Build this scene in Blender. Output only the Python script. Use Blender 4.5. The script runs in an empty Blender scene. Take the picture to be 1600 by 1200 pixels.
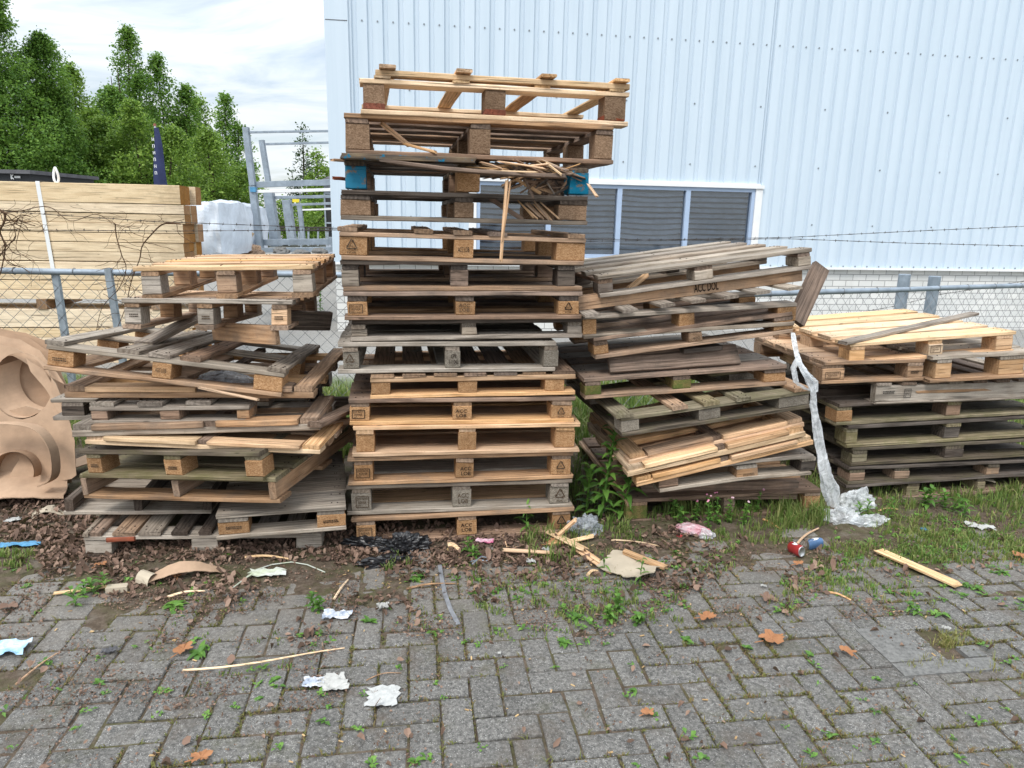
import bpy, bmesh, math, random
from mathutils import Vector, Matrix, noise
random.seed(11)
R_ = math.radians
scn = bpy.context.scene
COL = scn.collection
F = 1100.0; PITCH = R_(13.3); ROLL = 0.021; CH = 1.6
fw = Vector((0, math.cos(PITCH), -math.sin(PITCH)))
r0 = Vector((1, 0, 0)); u0 = Vector((0, math.sin(PITCH), math.cos(PITCH)))
rt = r0*math.cos(ROLL) + u0*math.sin(ROLL)
up = u0*math.cos(ROLL) - r0*math.sin(ROLL)
CAM = Vector((0, 0, CH))
def ray(px, py): return fw + rt*((px-800)/F) + up*((600-py)/F)
def at(px, py, Y):
    d = ray(px, py); return CAM + d*(Y/d.y)
def gnd(px, py, z=0.0):
    d = ray(px, py); return CAM + d*((z-CH)/d.z)
def hitplane(px, py, p, n):
    d = ray(px, py); return CAM + d*((p-CAM).dot(n)/d.dot(n))

# ---------------------------------------------------------------- materials
def newmat(name):
    m = bpy.data.materials.new(name); m.use_nodes = True
    nt = m.node_tree; nt.nodes.clear()
    out = nt.nodes.new('ShaderNodeOutputMaterial')
    b = nt.nodes.new('ShaderNodeBsdfPrincipled')
    nt.links.new(b.outputs[0], out.inputs[0])
    return m, nt, b
class NB:
    def __init__(s, nt): s.nt = nt
    def n(s, t, **kw):
        x = s.nt.nodes.new(t)
        for k, v in kw.items(): setattr(x, k, v)
        return x
    def put(s, sock, v):
        if isinstance(v, bpy.types.NodeSocket): s.nt.links.new(v, sock)
        elif v is not None: sock.default_value = v
    def noise(s, vec, scale, detail=4, rough=.6, dist=0):
        x = s.n('ShaderNodeTexNoise'); s.put(x.inputs['Vector'], vec)
        x.inputs['Scale'].default_value = scale; x.inputs['Detail'].default_value = detail
        x.inputs['Roughness'].default_value = rough; x.inputs['Distortion'].default_value = dist
        return x.outputs['Fac']
    def vor(s, vec, scale, feat='F1', out='Distance', rnd=1):
        x = s.n('ShaderNodeTexVoronoi', feature=feat); s.put(x.inputs['Vector'], vec)
        x.inputs['Scale'].default_value = scale; x.inputs['Randomness'].default_value = rnd
        return x.outputs[out]
    def ramp(s, fac, stops):
        x = s.n('ShaderNodeValToRGB'); s.put(x.inputs[0], fac)
        e = x.color_ramp.elements
        while len(e) < len(stops): e.new(.5)
        for i, (p, c) in enumerate(stops):
            e[i].position = p; e[i].color = (*c, 1) if len(c) == 3 else c
        return x.outputs[0]
    def rng(s, v, a, b, c=0, d=1):
        x = s.n('ShaderNodeMapRange'); s.put(x.inputs[0], v)
        for i, q in enumerate((a, b, c, d)): x.inputs[1+i].default_value = q
        return x.outputs[0]
    def math(s, op, a, b=None):
        x = s.n('ShaderNodeMath', operation=op); s.put(x.inputs[0], a)
        if b is not None: s.put(x.inputs[1], b)
        return x.outputs[0]
    def mix(s, fac, a, b, blend='MIX'):
        x = s.n('ShaderNodeMix', data_type='RGBA', blend_type=blend)
        s.put(x.inputs[0], fac); s.put(x.inputs[6], a if not isinstance(a, tuple) else (*a, 1)[:4])
        s.put(x.inputs[7], b if not isinstance(b, tuple) else (*b, 1)[:4])
        return x.outputs[2]
    def mapping(s, vec, scale=(1, 1, 1), loc=None, rot=None):
        x = s.n('ShaderNodeMapping'); s.put(x.inputs[0], vec)
        x.inputs['Scale'].default_value = scale
        if loc is not None: s.put(x.inputs['Location'], loc)
        if rot is not None: x.inputs['Rotation'].default_value = rot
        return x.outputs[0]
    def coord(s, k='Object'): return s.n('ShaderNodeTexCoord').outputs[k]
    def pos(s): return s.n('ShaderNodeNewGeometry').outputs['Position']
    def oinfo(s): return s.n('ShaderNodeObjectInfo').outputs['Random']
    def island(s): return s.n('ShaderNodeNewGeometry').outputs['Random Per Island']
    def bump(s, h, strength, dist, bsdf):
        x = s.n('ShaderNodeBump'); s.put(x.inputs['Height'], h)
        x.inputs['Strength'].default_value = strength; x.inputs['Distance'].default_value = dist
        s.nt.links.new(x.outputs[0], bsdf.inputs['Normal'])
    def rvec(s, rnd, k=41.0):
        c = s.n('ShaderNodeCombineXYZ')
        for i, f in enumerate((k, k*1.7, k*.6)): s.put(c.inputs[i], s.math('MULTIPLY', rnd, f))
        return c.outputs[0]
MAT = {}
def wood(name, lo, hi, stain, st_amt=.5, moss=0.0, paint=None, vlo=.92, vhi=1.42, pth=.55):
    m, nt, b = newmat(name); q = NB(nt)
    rnd = q.oinfo(); co = q.mapping(q.coord(), loc=q.rvec(rnd))
    g1 = q.noise(q.mapping(co, (2.2, 46, 46)), 3.0, 6, .68, .4)
    g2 = q.noise(q.mapping(co, (.9, 9, 9)), 2.6, 4, .6, 1.2)
    g3 = q.noise(co, 7, 5, .65)
    wv = q.n('ShaderNodeTexWave', wave_type='BANDS', bands_direction='Y')
    q.put(wv.inputs['Vector'], q.mapping(co, (.35, 1.5, 2.2))); wv.inputs['Scale'].default_value = 10
    wv.inputs['Distortion'].default_value = 9; wv.inputs['Detail'].default_value = 2; wv.inputs['Detail Scale'].default_value = .8
    f = q.math('ADD', q.math('MULTIPLY', g1, .5), q.math('ADD', q.math('MULTIPLY', g2, .35), q.math('MULTIPLY', wv.outputs['Fac'], .15)))
    c = q.ramp(f, [(.36, lo), (.61, hi)])
    c = q.mix(q.math('MULTIPLY', q.rng(g3, .48, .68), st_amt), c, stain)
    # dark weather cracks running with the grain
    cr = q.noise(q.mapping(co, (1.3, 85, 85)), 2.0, 3, .5)
    c = q.mix(q.math('MULTIPLY', q.rng(cr, .585, .66), .7), c, tuple(x*.25 for x in lo))
    gen = q.n('ShaderNodeSeparateXYZ'); q.put(gen.inputs[0], q.coord('Generated'))
    ends = q.math('ABSOLUTE', q.math('SUBTRACT', gen.outputs[0], .5))
    ew = q.math('ADD', ends, q.math('MULTIPLY', q.math('SUBTRACT', q.noise(co, 24, 5, .7), .5), .16))
    c = q.mix(q.math('MULTIPLY', q.rng(ew, .43, .52), .55), c, tuple(x*.55 for x in stain))
    sp2 = q.noise(co, 120, 4, .7)
    c = q.mix(q.math('MULTIPLY', q.rng(sp2, .56, .70), .4), c, tuple(x*.5 for x in lo))
    # knots
    kn = q.vor(q.mapping(co, (4, 12, 12)), 1.3)
    c = q.mix(q.rng(kn, .10, .05, 0, .7), c, tuple(x*.35 for x in lo))
    if moss:
        mg = q.noise(q.pos(), 9, 5, .7)
        c = q.mix(q.math('MULTIPLY', q.rng(mg, .45, .62), moss), c, (.092, .096, .038))
    if paint:
        c = q.mix(q.rng(q.noise(co, 22, 6, .75), pth+.07, pth), c, paint)
    hs = q.n('ShaderNodeHueSaturation'); q.put(hs.inputs['Color'], c)
    q.put(hs.inputs['Value'], q.rng(rnd, 0, 1, vlo, vhi))
    q.put(hs.inputs['Saturation'], q.rng(q.math('FRACT', q.math('MULTIPLY', rnd, 7.31)), 0, 1, .92, 1.24)); hs.inputs['Hue'].default_value = .494
    nt.links.new(hs.outputs[0], b.inputs['Base Color'])
    b.inputs['Roughness'].default_value = .85; b.inputs['Specular IOR Level'].default_value = .2
    q.bump(q.math('SUBTRACT', q.math('ADD', g1, q.math('MULTIPLY', g2, .6)), q.rng(cr, .6, .7)), .55, .004, b)
    MAT[name] = m
def chip(name, lo, mid, hi, moss=0):
    m, nt, b = newmat(name); q = NB(nt)
    rnd = q.oinfo(); co = q.mapping(q.coord(), loc=q.rvec(rnd))
    v = q.vor(q.mapping(co, (1, 1, 2.2)), 190, out='Color')
    sep = q.n('ShaderNodeSeparateColor'); q.put(sep.inputs[0], v)
    n = q.noise(co, 60, 6, .75)
    f = q.math('ADD', q.math('MULTIPLY', sep.outputs[0], .55), q.math('MULTIPLY', n, .5))
    c = q.ramp(f, [(.15, lo), (.5, mid), (.85, hi)])
    st = q.noise(co, 9, 4, .6)
    c = q.mix(q.math('MULTIPLY', q.rng(st, .5, .72), .55), c, tuple(x*.8 for x in lo))
    if moss:
        c = q.mix(q.math('MULTIPLY', q.rng(q.noise(co, 14, 5, .7), .4, .6), moss), c, (.07, .10, .03))
    hs = q.n('ShaderNodeHueSaturation'); q.put(hs.inputs['Color'], c); q.put(hs.inputs['Value'], q.rng(rnd, 0, 1, .85, 1.3)); hs.inputs['Saturation'].default_value = 1.1; hs.inputs['Hue'].default_value = .494
    nt.links.new(hs.outputs[0], b.inputs['Base Color'])
    b.inputs['Roughness'].default_value = .9; b.inputs['Specular IOR Level'].default_value = .15
    q.bump(f, .7, .004, b); MAT[name] = m
wood('fresh', (.38, .245, .135), (.60, .42, .26), (.42, .295, .18), .55)
wood('pale', (.47, .345, .21), (.69, .535, .36), (.44, .32, .20), .45)
wood('tan', (.225, .148, .092), (.41, .285, .185), (.19, .15, .115), .65)
wood('brown', (.135, .096, .070), (.27, .196, .145), (.105, .085, .068), .6)
wood('grey', (.145, .122, .098), (.315, .275, .226), (.185, .148, .118), .6)
wood('silver', (.19, .167, .138), (.39, .345, .288), (.235, .195, .15), .6)
wood('dark', (.046, .039, .033), (.135, .114, .096), (.07, .05, .038), .5)
wood('mossy', (.12, .10, .065), (.27, .235, .16), (.14, .12, .08), .5, moss=.42)
wood('mossdark', (.066, .055, .042), (.155, .130, .10), (.08, .066, .048), .5, moss=.24)
wood('bluewood', (.07, .06, .05), (.2, .16, .11), (.08, .06, .05), .5, paint=(.02, .14, .25), pth=.36)
wood('redend', (.17, .062, .038), (.26, .10, .062), (.13, .065, .045), .6)
chip('chip', (.19, .11, .055), (.33, .205, .11), (.45, .305, .18))
chip('chipbrown', (.11, .073, .046), (.20, .138, .09), (.31, .225, .155))
chip('chipgrey', (.12, .105, .085), (.20, .178, .145), (.31, .28, .235))
chip('chipgreen', (.08, .06, .03), (.17, .13, .06), (.29, .21, .10), moss=.9)
wood('bluepaint', (.2, .12, .06), (.3, .2, .1), (.1, .07, .05), .3, paint=(.018, .17, .30), vlo=.75, vhi=.95)
def simple(name, col, rough=.6, spec=.5, metal=0, var=.25, nscale=6, bump=0, bscale=40, bdist=.004, col2=None, objc=True, trans=0, alpha=1, coat=0):
    m, nt, b = newmat(name); q = NB(nt)
    co = q.coord() if objc else q.pos()
    n = q.noise(co, nscale, 6, .65)
    c2 = col2 or tuple(x*(1-var) for x in col)
    c = q.ramp(n, [(.35, c2), (.65, col)])
    nt.links.new(c, b.inputs['Base Color'])
    b.inputs['Roughness'].default_value = rough; b.inputs['Specular IOR Level'].default_value = spec
    b.inputs['Metallic'].default_value = metal
    b.inputs['Transmission Weight'].default_value = trans; b.inputs['Alpha'].default_value = alpha
    b.inputs['Coat Weight'].default_value = coat
    if bump: q.bump(q.noise(co, bscale, 5, .65), bump, bdist, b)
    MAT[name] = m; return m, nt, b, q
simple('galv', (.36, .42, .47), .5, .5, .55, .3, 18, .15, 60)
simple('galvblue', (.29, .345, .405), .55, .5, .3, .3, 9, .1, 60)
simple('strapgrey', (.23, .24, .26), .6, .4, 0, .4, 30)
simple('wire', (.22, .23, .24), .55, .5, .6, .3, 30)
simple('rustwire', (.07, .06, .055), .7, .3, .3, .4, 40)
simple('twig', (.11, .065, .04), .9, .1, 0, .4, 30)
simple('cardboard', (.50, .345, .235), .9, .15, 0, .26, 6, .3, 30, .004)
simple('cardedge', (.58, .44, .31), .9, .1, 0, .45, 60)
simple('cardshade', (.42, .28, .185), .9, .15, 0, .24, 6, .25, 40, .004)  # darker copy of the cardboard: shade of inner and rear sheets put into colour
simple('cardpale', (.50, .43, .33), .9, .15, 0, .2, 8, .2, 25, .003)
simple('paper', (.44, .44, .42), .85, .2, 0, .2, 30, .3, 60, .002)
simple('whitepaint', (.47, .48, .47), .8, .2, 0, .25, 60, .5, 90, .003)
simple('blackbag', (.012, .012, .014), .28, .5, 0, .3, 10, .5, 45, .006)
simple('ink', (.035, .025, .02), .9, .1, 0, .5, 90)
simple('inkfade', (.11, .075, .05), .9, .1, 0, .55, 70)
simple('nail', (.05, .035, .028), .7, .3, .4, .4, 90)
simple('inkgrey', (.07, .065, .06), .9, .1, 0, .5, 60)
simple('navy', (.035, .045, .11), .8, .2, 0, .3, 3)
simple('white', (.75, .76, .77), .6, .3, 0, .08, 4)
simple('red', (.36, .03, .03), .45, .5, 0, .2, 30, coat=.3)
simple('alu', (.62, .62, .63), .35, .5, .9, .2, 30)
simple('canblue', (.07, .15, .30), .45, .5, 0, .3, 30)
simple('bluepl', (.08, .28, .48), .5, .4, 0, .3, 14, .4, 30)
simple('bluepack', (.20, .42, .60), .3, .5, 0, .6, 14, .6, 40, col2=(.55, .57, .58))
simple('pinkpack', (.55, .06, .20), .35, .5, 0, .5, 20, .5, 40, col2=(.5, .42, .45))
simple('pack', (.62, .63, .66), .35, .5, 0, .5, 26, .5, 60, col2=(.20, .25, .33))
simple('redpack', (.48, .17, .21), .25, .5, 0, .5, 16, .4, 30, col2=(.50, .42, .44))
simple('greycloth', (.50, .52, .50), .8, .2, 0, .3, 20, .4, 50, col2=(.42, .46, .33))
simple('roofgrey', (.12, .12, .13), .8, .2, 0, .3, 6)
simple('darkglass', (.02, .025, .03), .1, .6, 0, .2, 2)
simple('blackbox', (.02, .022, .026), .6, .4, 0, .3, 2)
simple('yellow', (.75, .62, .05), .6, .3, 0, .1, 2)
simple('concrete', (.19, .187, .18), .9, .2, 0, .25, 18, .5, 160, .003)
simple('bark', (.09, .07, .05), .95, .1, 0, .5, 14, .6, 30, .02)
def foil(name, col, tr=.35, scale=30, rough=.22):
    m, nt, b = newmat(name); q = NB(nt); co = q.coord()
    n = q.noise(co, scale, 7, .7, 1.0)
    c = q.ramp(n, [(.3, tuple(x*.6 for x in col)), (.6, col)])
    nt.links.new(c, b.inputs['Base Color']); b.inputs['Roughness'].default_value = rough
    q.bump(n, .8, .01, b)
    t = q.n('ShaderNodeBsdfTransparent'); t.inputs[0].default_value = (.92, .94, .96, 1)
    tl = q.n('ShaderNodeBsdfTranslucent'); tl.inputs[0].default_value = (*col, 1)
    ms0 = q.n('ShaderNodeMixShader'); ms0.inputs[0].default_value = .25
    nt.links.new(b.outputs[0], ms0.inputs[1]); nt.links.new(tl.outputs[0], ms0.inputs[2])
    ms = q.n('ShaderNodeMixShader'); q.put(ms.inputs[0], q.rng(n, .35, .7, tr*1.5, tr*.3))
    nt.links.new(ms0.outputs[0], ms.inputs[1]); nt.links.new(t.outputs[0], ms.inputs[2])
    out = [x for x in nt.nodes if x.type == 'OUTPUT_MATERIAL'][0]; nt.links.new(ms.outputs[0], out.inputs[0]); MAT[name] = m
foil('foil', (.92, .94, .95), .46, 18, .12); foil('wrap', (.78, .84, .92), .05, 2.2); foil('clearbag', (.55, .58, .62), .45)
def leafmat(name, stops, rough=.6, transl=.3, island=True, nscale=.8):
    m, nt, b = newmat(name); q = NB(nt)
    f = q.math('ADD', q.math('MULTIPLY', q.island(), .55), q.math('MULTIPLY', q.noise(q.pos(), nscale, 3, .6), .6))
    c = q.ramp(f, stops); nt.links.new(c, b.inputs['Base Color'])
    b.inputs['Roughness'].default_value = rough; b.inputs['Specular IOR Level'].default_value = .35
    if transl:
        t = q.n('ShaderNodeBsdfTranslucent'); q.put(t.inputs[0], q.mix(.3, c, (.25, .4, .05)))
        ms = q.n('ShaderNodeMixShader'); ms.inputs[0].default_value = transl
        nt.links.new(b.outputs[0], ms.inputs[1]); nt.links.new(t.outputs[0], ms.inputs[2])
        out = [x for x in nt.nodes if x.type == 'OUTPUT_MATERIAL'][0]; nt.links.new(ms.outputs[0], out.inputs[0])
    MAT[name] = m
leafmat('grass', [(.2, (.06, .115, .022)), (.5, (.13, .215, .045)), (.8, (.27, .28, .10))], nscale=2.2)
leafmat('drygrass', [(.2, (.16, .14, .05)), (.5, (.30, .26, .10)), (.8, (.20, .24, .06))])
leafmat('moss', [(.2, (.055, .06, .02)), (.5, (.125, .135, .035)), (.8, (.15, .10, .05))], .9, 0, nscale=3)
leafmat('weed', [(.2, (.05, .12, .025)), (.5, (.10, .22, .04)), (.8, (.17, .32, .06))], .5)
leafmat('litter', [(.15, (.04, .024, .017)), (.42, (.112, .070, .051)), (.66, (.20, .125, .092)), (.85, (.29, .195, .145)), (.97, (.42, .31, .23))], .85, .08)
leafmat('orangeleaf', [(.2, (.24, .10, .045)), (.8, (.40, .19, .09))], .8, .15, nscale=30)
leafmat('treeA', [(.2, (.04, .095, .02)), (.5, (.10, .21, .035)), (.8, (.20, .34, .06))], .5, .42, nscale=.7)
leafmat('treeB', [(.2, (.05, .11, .018)), (.5, (.135, .24, .035)), (.8, (.28, .41, .075))], .5, .42, nscale=.7)
leafmat('conifer', [(.2, (.012, .035, .014)), (.5, (.03, .07, .025)), (.8, (.06, .11, .04))], .6, .15, nscale=.7)
leafmat('splint', [(.2, (.12, .07, .035)), (.5, (.30, .19, .09)), (.8, (.52, .36, .18))], .85, .05, nscale=8)
# ---------------------------------------------------------------- builders
def tag(o, label=None, cat=None, group=None, kind=None):
    if label: o['label'] = label
    if cat: o['category'] = cat
    if group: o['group'] = group
    if kind: o['kind'] = kind
    return o
WM = {}
def thing(name, label, cat, M, group=None):
    o = bpy.data.objects.new(name, None); COL.objects.link(o); o.empty_display_size = .1
    if not isinstance(M, Matrix): M = Matrix.Translation(M)
    o.matrix_world = M; WM[o.name] = M.copy()
    return tag(o, label, cat, group)
def mk(name, verts, faces, mat, parent=None, M=None, smooth=False, mats=None, midx=None):
    me = bpy.data.meshes.new(name); me.from_pydata([tuple(v) for v in verts], [], faces)
    for mm in (mats or [mat]): me.materials.append(MAT[mm] if isinstance(mm, str) else mm)
    if midx: me.polygons.foreach_set('material_index', midx)
    if smooth: me.polygons.foreach_set('use_smooth', [True]*len(me.polygons))
    me.validate(); me.update()
    o = bpy.data.objects.new(name, me); COL.objects.link(o)
    if parent: o.parent = parent
    o.matrix_basis = M if M is not None else Matrix()
    return o
def worldpart(name, verts, faces, mat, parent, smooth=False):
    inv = WM[parent.name].inverted()
    return mk(name, [inv @ Vector(v) for v in verts], faces, mat, parent, None, smooth)
def recenter(o):
    me = o.data; n = len(me.vertices)
    lo = Vector((1e9,)*3); hi = Vector((-1e9,)*3)
    for v in me.vertices:
        for k in range(3): lo[k] = min(lo[k], v.co[k]); hi[k] = max(hi[k], v.co[k])
    c = Vector(((lo.x+hi.x)/2, (lo.y+hi.y)/2, lo.z))
    me.transform(Matrix.Translation(-c)); o.matrix_basis = o.matrix_basis @ Matrix.Translation(c)
    return o
class MB:
    def __init__(s): s.v = []; s.f = []
    def add(s, vs, fs):
        k = len(s.v); s.v += [Vector(p) for p in vs]; s.f += [tuple(i+k for i in f) for f in fs]
    def box(s, lo, hi, M=None):
        x0, y0, z0 = lo; x1, y1, z1 = hi
        vs = [Vector(p) for p in ((x0,y0,z0),(x1,y0,z0),(x1,y1,z0),(x0,y1,z0),(x0,y0,z1),(x1,y0,z1),(x1,y1,z1),(x0,y1,z1))]
        if M is not None: vs = [M @ p for p in vs]
        s.add(vs, [(3,2,1,0),(4,5,6,7),(0,1,5,4),(1,2,6,5),(2,3,7,6),(3,0,4,7)])
    def tube(s, pts, rad, n=6, cap=True):
        pts = [Vector(p) for p in pts]; base = len(s.v); N = len(pts)
        for i, p in enumerate(pts):
            d = (pts[min(i+1, N-1)] - pts[max(i-1, 0)])
            d = d.normalized() if d.length > 1e-9 else Vector((0, 0, 1))
            a = d.orthogonal() if abs(d.z) > .99 else d.cross(Vector((0, 0, 1)))
            a.normalize(); b = d.cross(a)
            r = rad[i] if isinstance(rad, (list, tuple)) else rad
            for k in range(n):
                t = 2*math.pi*k/n; s.v.append(p + a*(math.cos(t)*r) + b*(math.sin(t)*r))
        for i in range(N-1):
            for k in range(n):
                k2 = (k+1) % n
                s.f.append((base+i*n+k, base+i*n+k2, base+(i+1)*n+k2, base+(i+1)*n+k))
        if cap:
            s.f.append(tuple(base+k for k in reversed(range(n)))); s.f.append(tuple(base+(N-1)*n+k for k in range(n)))
    def build(s, name, mat, parent=None, smooth=False, M=None): return mk(name, s.v, s.f, mat, parent, M, smooth)
    def wbuild(s, name, mat, parent, smooth=False): return worldpart(name, s.v, s.f, mat, parent, smooth)
def board_geo(L, W, T, bow=0, jit=.0012, c=.003, rag=.003, nseg=None):
    n = nseg or max(2, min(10, int(L/.13))); c = min(c, T*.25, W*.25)
    y, z = W/2, T/2
    ring = [(-y+c,-z),(y-c,-z),(y,-z+c),(y,z-c),(y-c,z),(-y+c,z),(-y,z-c),(-y,-z+c)]
    ph = random.uniform(0, 6); vs = []; fs = []
    for i in range(n+1):
        t = i/n; x = -L/2 + L*t
        dz = bow*(1-(2*t-1)**2) + random.uniform(-1, 1)*jit
        dy = random.uniform(-1, 1)*jit + .002*math.sin(ph+t*4)*min(1, L)
        for (a, b) in ring:
            e = random.uniform(-rag, rag) if i in (0, n) else 0
            vs.append((x+e, a+dy+random.uniform(-1, 1)*jit*.5, b+dz+random.uniform(-1, 1)*jit*.5))
    for i in range(n):
        for k in range(8):
            k2 = (k+1) % 8; fs.append((i*8+k, i*8+k2, (i+1)*8+k2, (i+1)*8+k))
    fs.append(tuple(reversed(range(8)))); fs.append(tuple(n*8+k for k in range(8)))
    return vs, fs
RZ90 = Matrix.Rotation(math.pi/2, 4, 'Z')
def board(name, root, cx, cy, z0, L, W, T, mat, along='x', bow=0, rot=0, tilt=0, rag=.003):
    vs, fs = board_geo(L, W, T, bow, rag=rag)
    M = Matrix.Translation((cx, cy, z0+T/2)) @ Matrix.Rotation(rot, 4, 'Z')
    if along == 'y': M = M @ RZ90
    if tilt: M = M @ Matrix.Rotation(tilt, 4, 'X')
    mi = None; mats = None
    if name == 'deck_board' and L > .3:
        mats = [mat, 'nail']; mi = [0]*len(fs)
        for sx in (-L/2+.03, -L/2+.055, random.uniform(-.02, .02), L/2-.03, L/2-.055):
            for sy in (-.27, .27):
                x = sx+random.uniform(-.012, .012); y = sy*W+random.uniform(-.006, .006); r = random.uniform(.0026, .0042); k = len(vs)
                zz = T/2+bow*(1-(2*x/L)**2)+.0022
                vs += [(x+r*math.cos(t*math.pi/3), y+r*math.sin(t*math.pi/3), zz) for t in range(6)]+[(x+r*math.cos(t*math.pi/3), y+r*math.sin(t*math.pi/3), zz-.004) for t in range(6)]
                fs += [tuple(range(k, k+6))]+[(k+t, k+6+t, k+6+(t+1) % 6, k+(t+1) % 6) for t in range(6)]; mi += [1]*7
    return mk(name, vs, fs, mat, root, M, mats=mats, midx=mi)
def plank3(name, p0, p1, W, T, mat, parent=None, flat=True, nrm=None, bow=0, label=None, cat='plank', group=None, rag=.004):
    p0 = Vector(p0); p1 = Vector(p1); x = (p1-p0).normalized()
    ref = Vector(nrm) if nrm else (Vector((0, 0, 1)) if flat else Vector((0, -1, 0)))
    y = ref.cross(x).normalized(); z = x.cross(y)
    M = Matrix((x, y, z)).transposed().to_4x4(); M.translation = (p0+p1)/2
    vs, fs = board_geo((p1-p0).length, W, T, bow, rag=rag)
    if parent: M = WM[parent.name].inverted() @ M
    o = mk(name, vs, fs, mat, parent, M)
    if label: tag(o, label, cat, group)
    return o
TXT = {}
def textmesh(s, sx=1.0):
    if s in TXT: return TXT[s]
    cu = bpy.data.curves.new('t', 'FONT'); cu.body = s; cu.align_x = 'CENTER'; cu.align_y = 'CENTER'; cu.resolution_u = 2
    cu.space_line = .95; cu.offset = .012
    ob = bpy.data.objects.new('t', cu); COL.objects.link(ob); bpy.context.view_layer.update()
    me = bpy.data.meshes.new_from_object(ob.evaluated_get(bpy.context.evaluated_depsgraph_get()))
    vs = [Vector(v.co) for v in me.vertices]; fs = [tuple(p.vertices) for p in me.polygons]
    bpy.data.objects.remove(ob); bpy.data.curves.remove(cu); bpy.data.meshes.remove(me)
    x0 = min(v.x for v in vs); x1 = max(v.x for v in vs); y0 = min(v.y for v in vs); y1 = max(v.y for v in vs)
    vs = [((v.x-(x0+x1)/2)/(x1-x0), (v.y-(y0+y1)/2)/(y1-y0)) for v in vs]
    TXT[s] = (vs, fs); return TXT[s]
def bar2(p, q, w):
    p = Vector(p); q = Vector(q); d = (q-p).normalized(); n = Vector((-d.y, d.x))*w/2
    return [tuple(p+n), tuple(p-n), tuple(q-n), tuple(q+n)]
def stamp(kind, root, x, y, z, w, h, mat='ink'):
    """flat print on a block face looking towards local -y"""
    vs, fs = [], []
    def add(v2, f2):
        k = len(vs); vs.extend(v2); fs.extend(tuple(i+k for i in f) for f in f2)
    def txt(s, cx, cy, sw, sh):
        a, f = textmesh(s); add([(p[0]*sw+cx, p[1]*sh+cy) for p in a], f)
    def poly(pts, t):
        for i in range(len(pts)): add(bar2(pts[i], pts[(i+1) % len(pts)], t), [(0, 1, 2, 3)])
    if kind == 'tri':
        s = min(w, h)*.42; c = h*.10
        P = [(s*math.cos(R_(90+120*k))*.95, c+s*math.sin(R_(90+120*k))) for k in range(3)]
        for i in range(3):
            a = Vector(P[i]); b = Vector(P[(i+1) % 3]); d = b-a
            add(bar2(a+d*.04, a+d*.78, s*.17), [(0, 1, 2, 3)])
            e = a+d*.98; g = a+d*.72; n = Vector((-d.y, d.x)).normalized()*s*.2
            add([tuple(e), tuple(g+n), tuple(g-n)], [(0, 1, 2)])
        txt('50', 0, c-s*.05, s*.45, s*.34); txt('FOR', 0, -h*.36, w*.42, h*.12)
    elif kind == 'bars':
        rg_ = random.Random(int(w*1e5))
        for r_ in (.22, -.22):
            u = -.45
            while u < .42:
                e = rg_.uniform(.05, .12); add([(u*w, (r_-.14)*h), ((u+e)*w, (r_-.14)*h), ((u+e)*w, (r_+.14)*h), (u*w, (r_+.14)*h)], [(0, 1, 2, 3)]); u += e+.025
    elif kind == 'box':
        poly([(-w*.42, -h*.36), (w*.42, -h*.36), (w*.42, h*.36), (-w*.42, h*.36)], .0035)
        txt('DO NOT\nREPAIR', 0, h*.08, w*.7, h*.42); txt('HT', -w*.2, -h*.25, w*.2, h*.13)
    else:
        txt(kind, 0, 0, w, h)
    # local frame: x right, z up, facing -y
    return mk('stamp', [(p[0]+x, y-.0025, p[1]+z) for p in vs], fs, mat, root)
class Pal: pass
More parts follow.
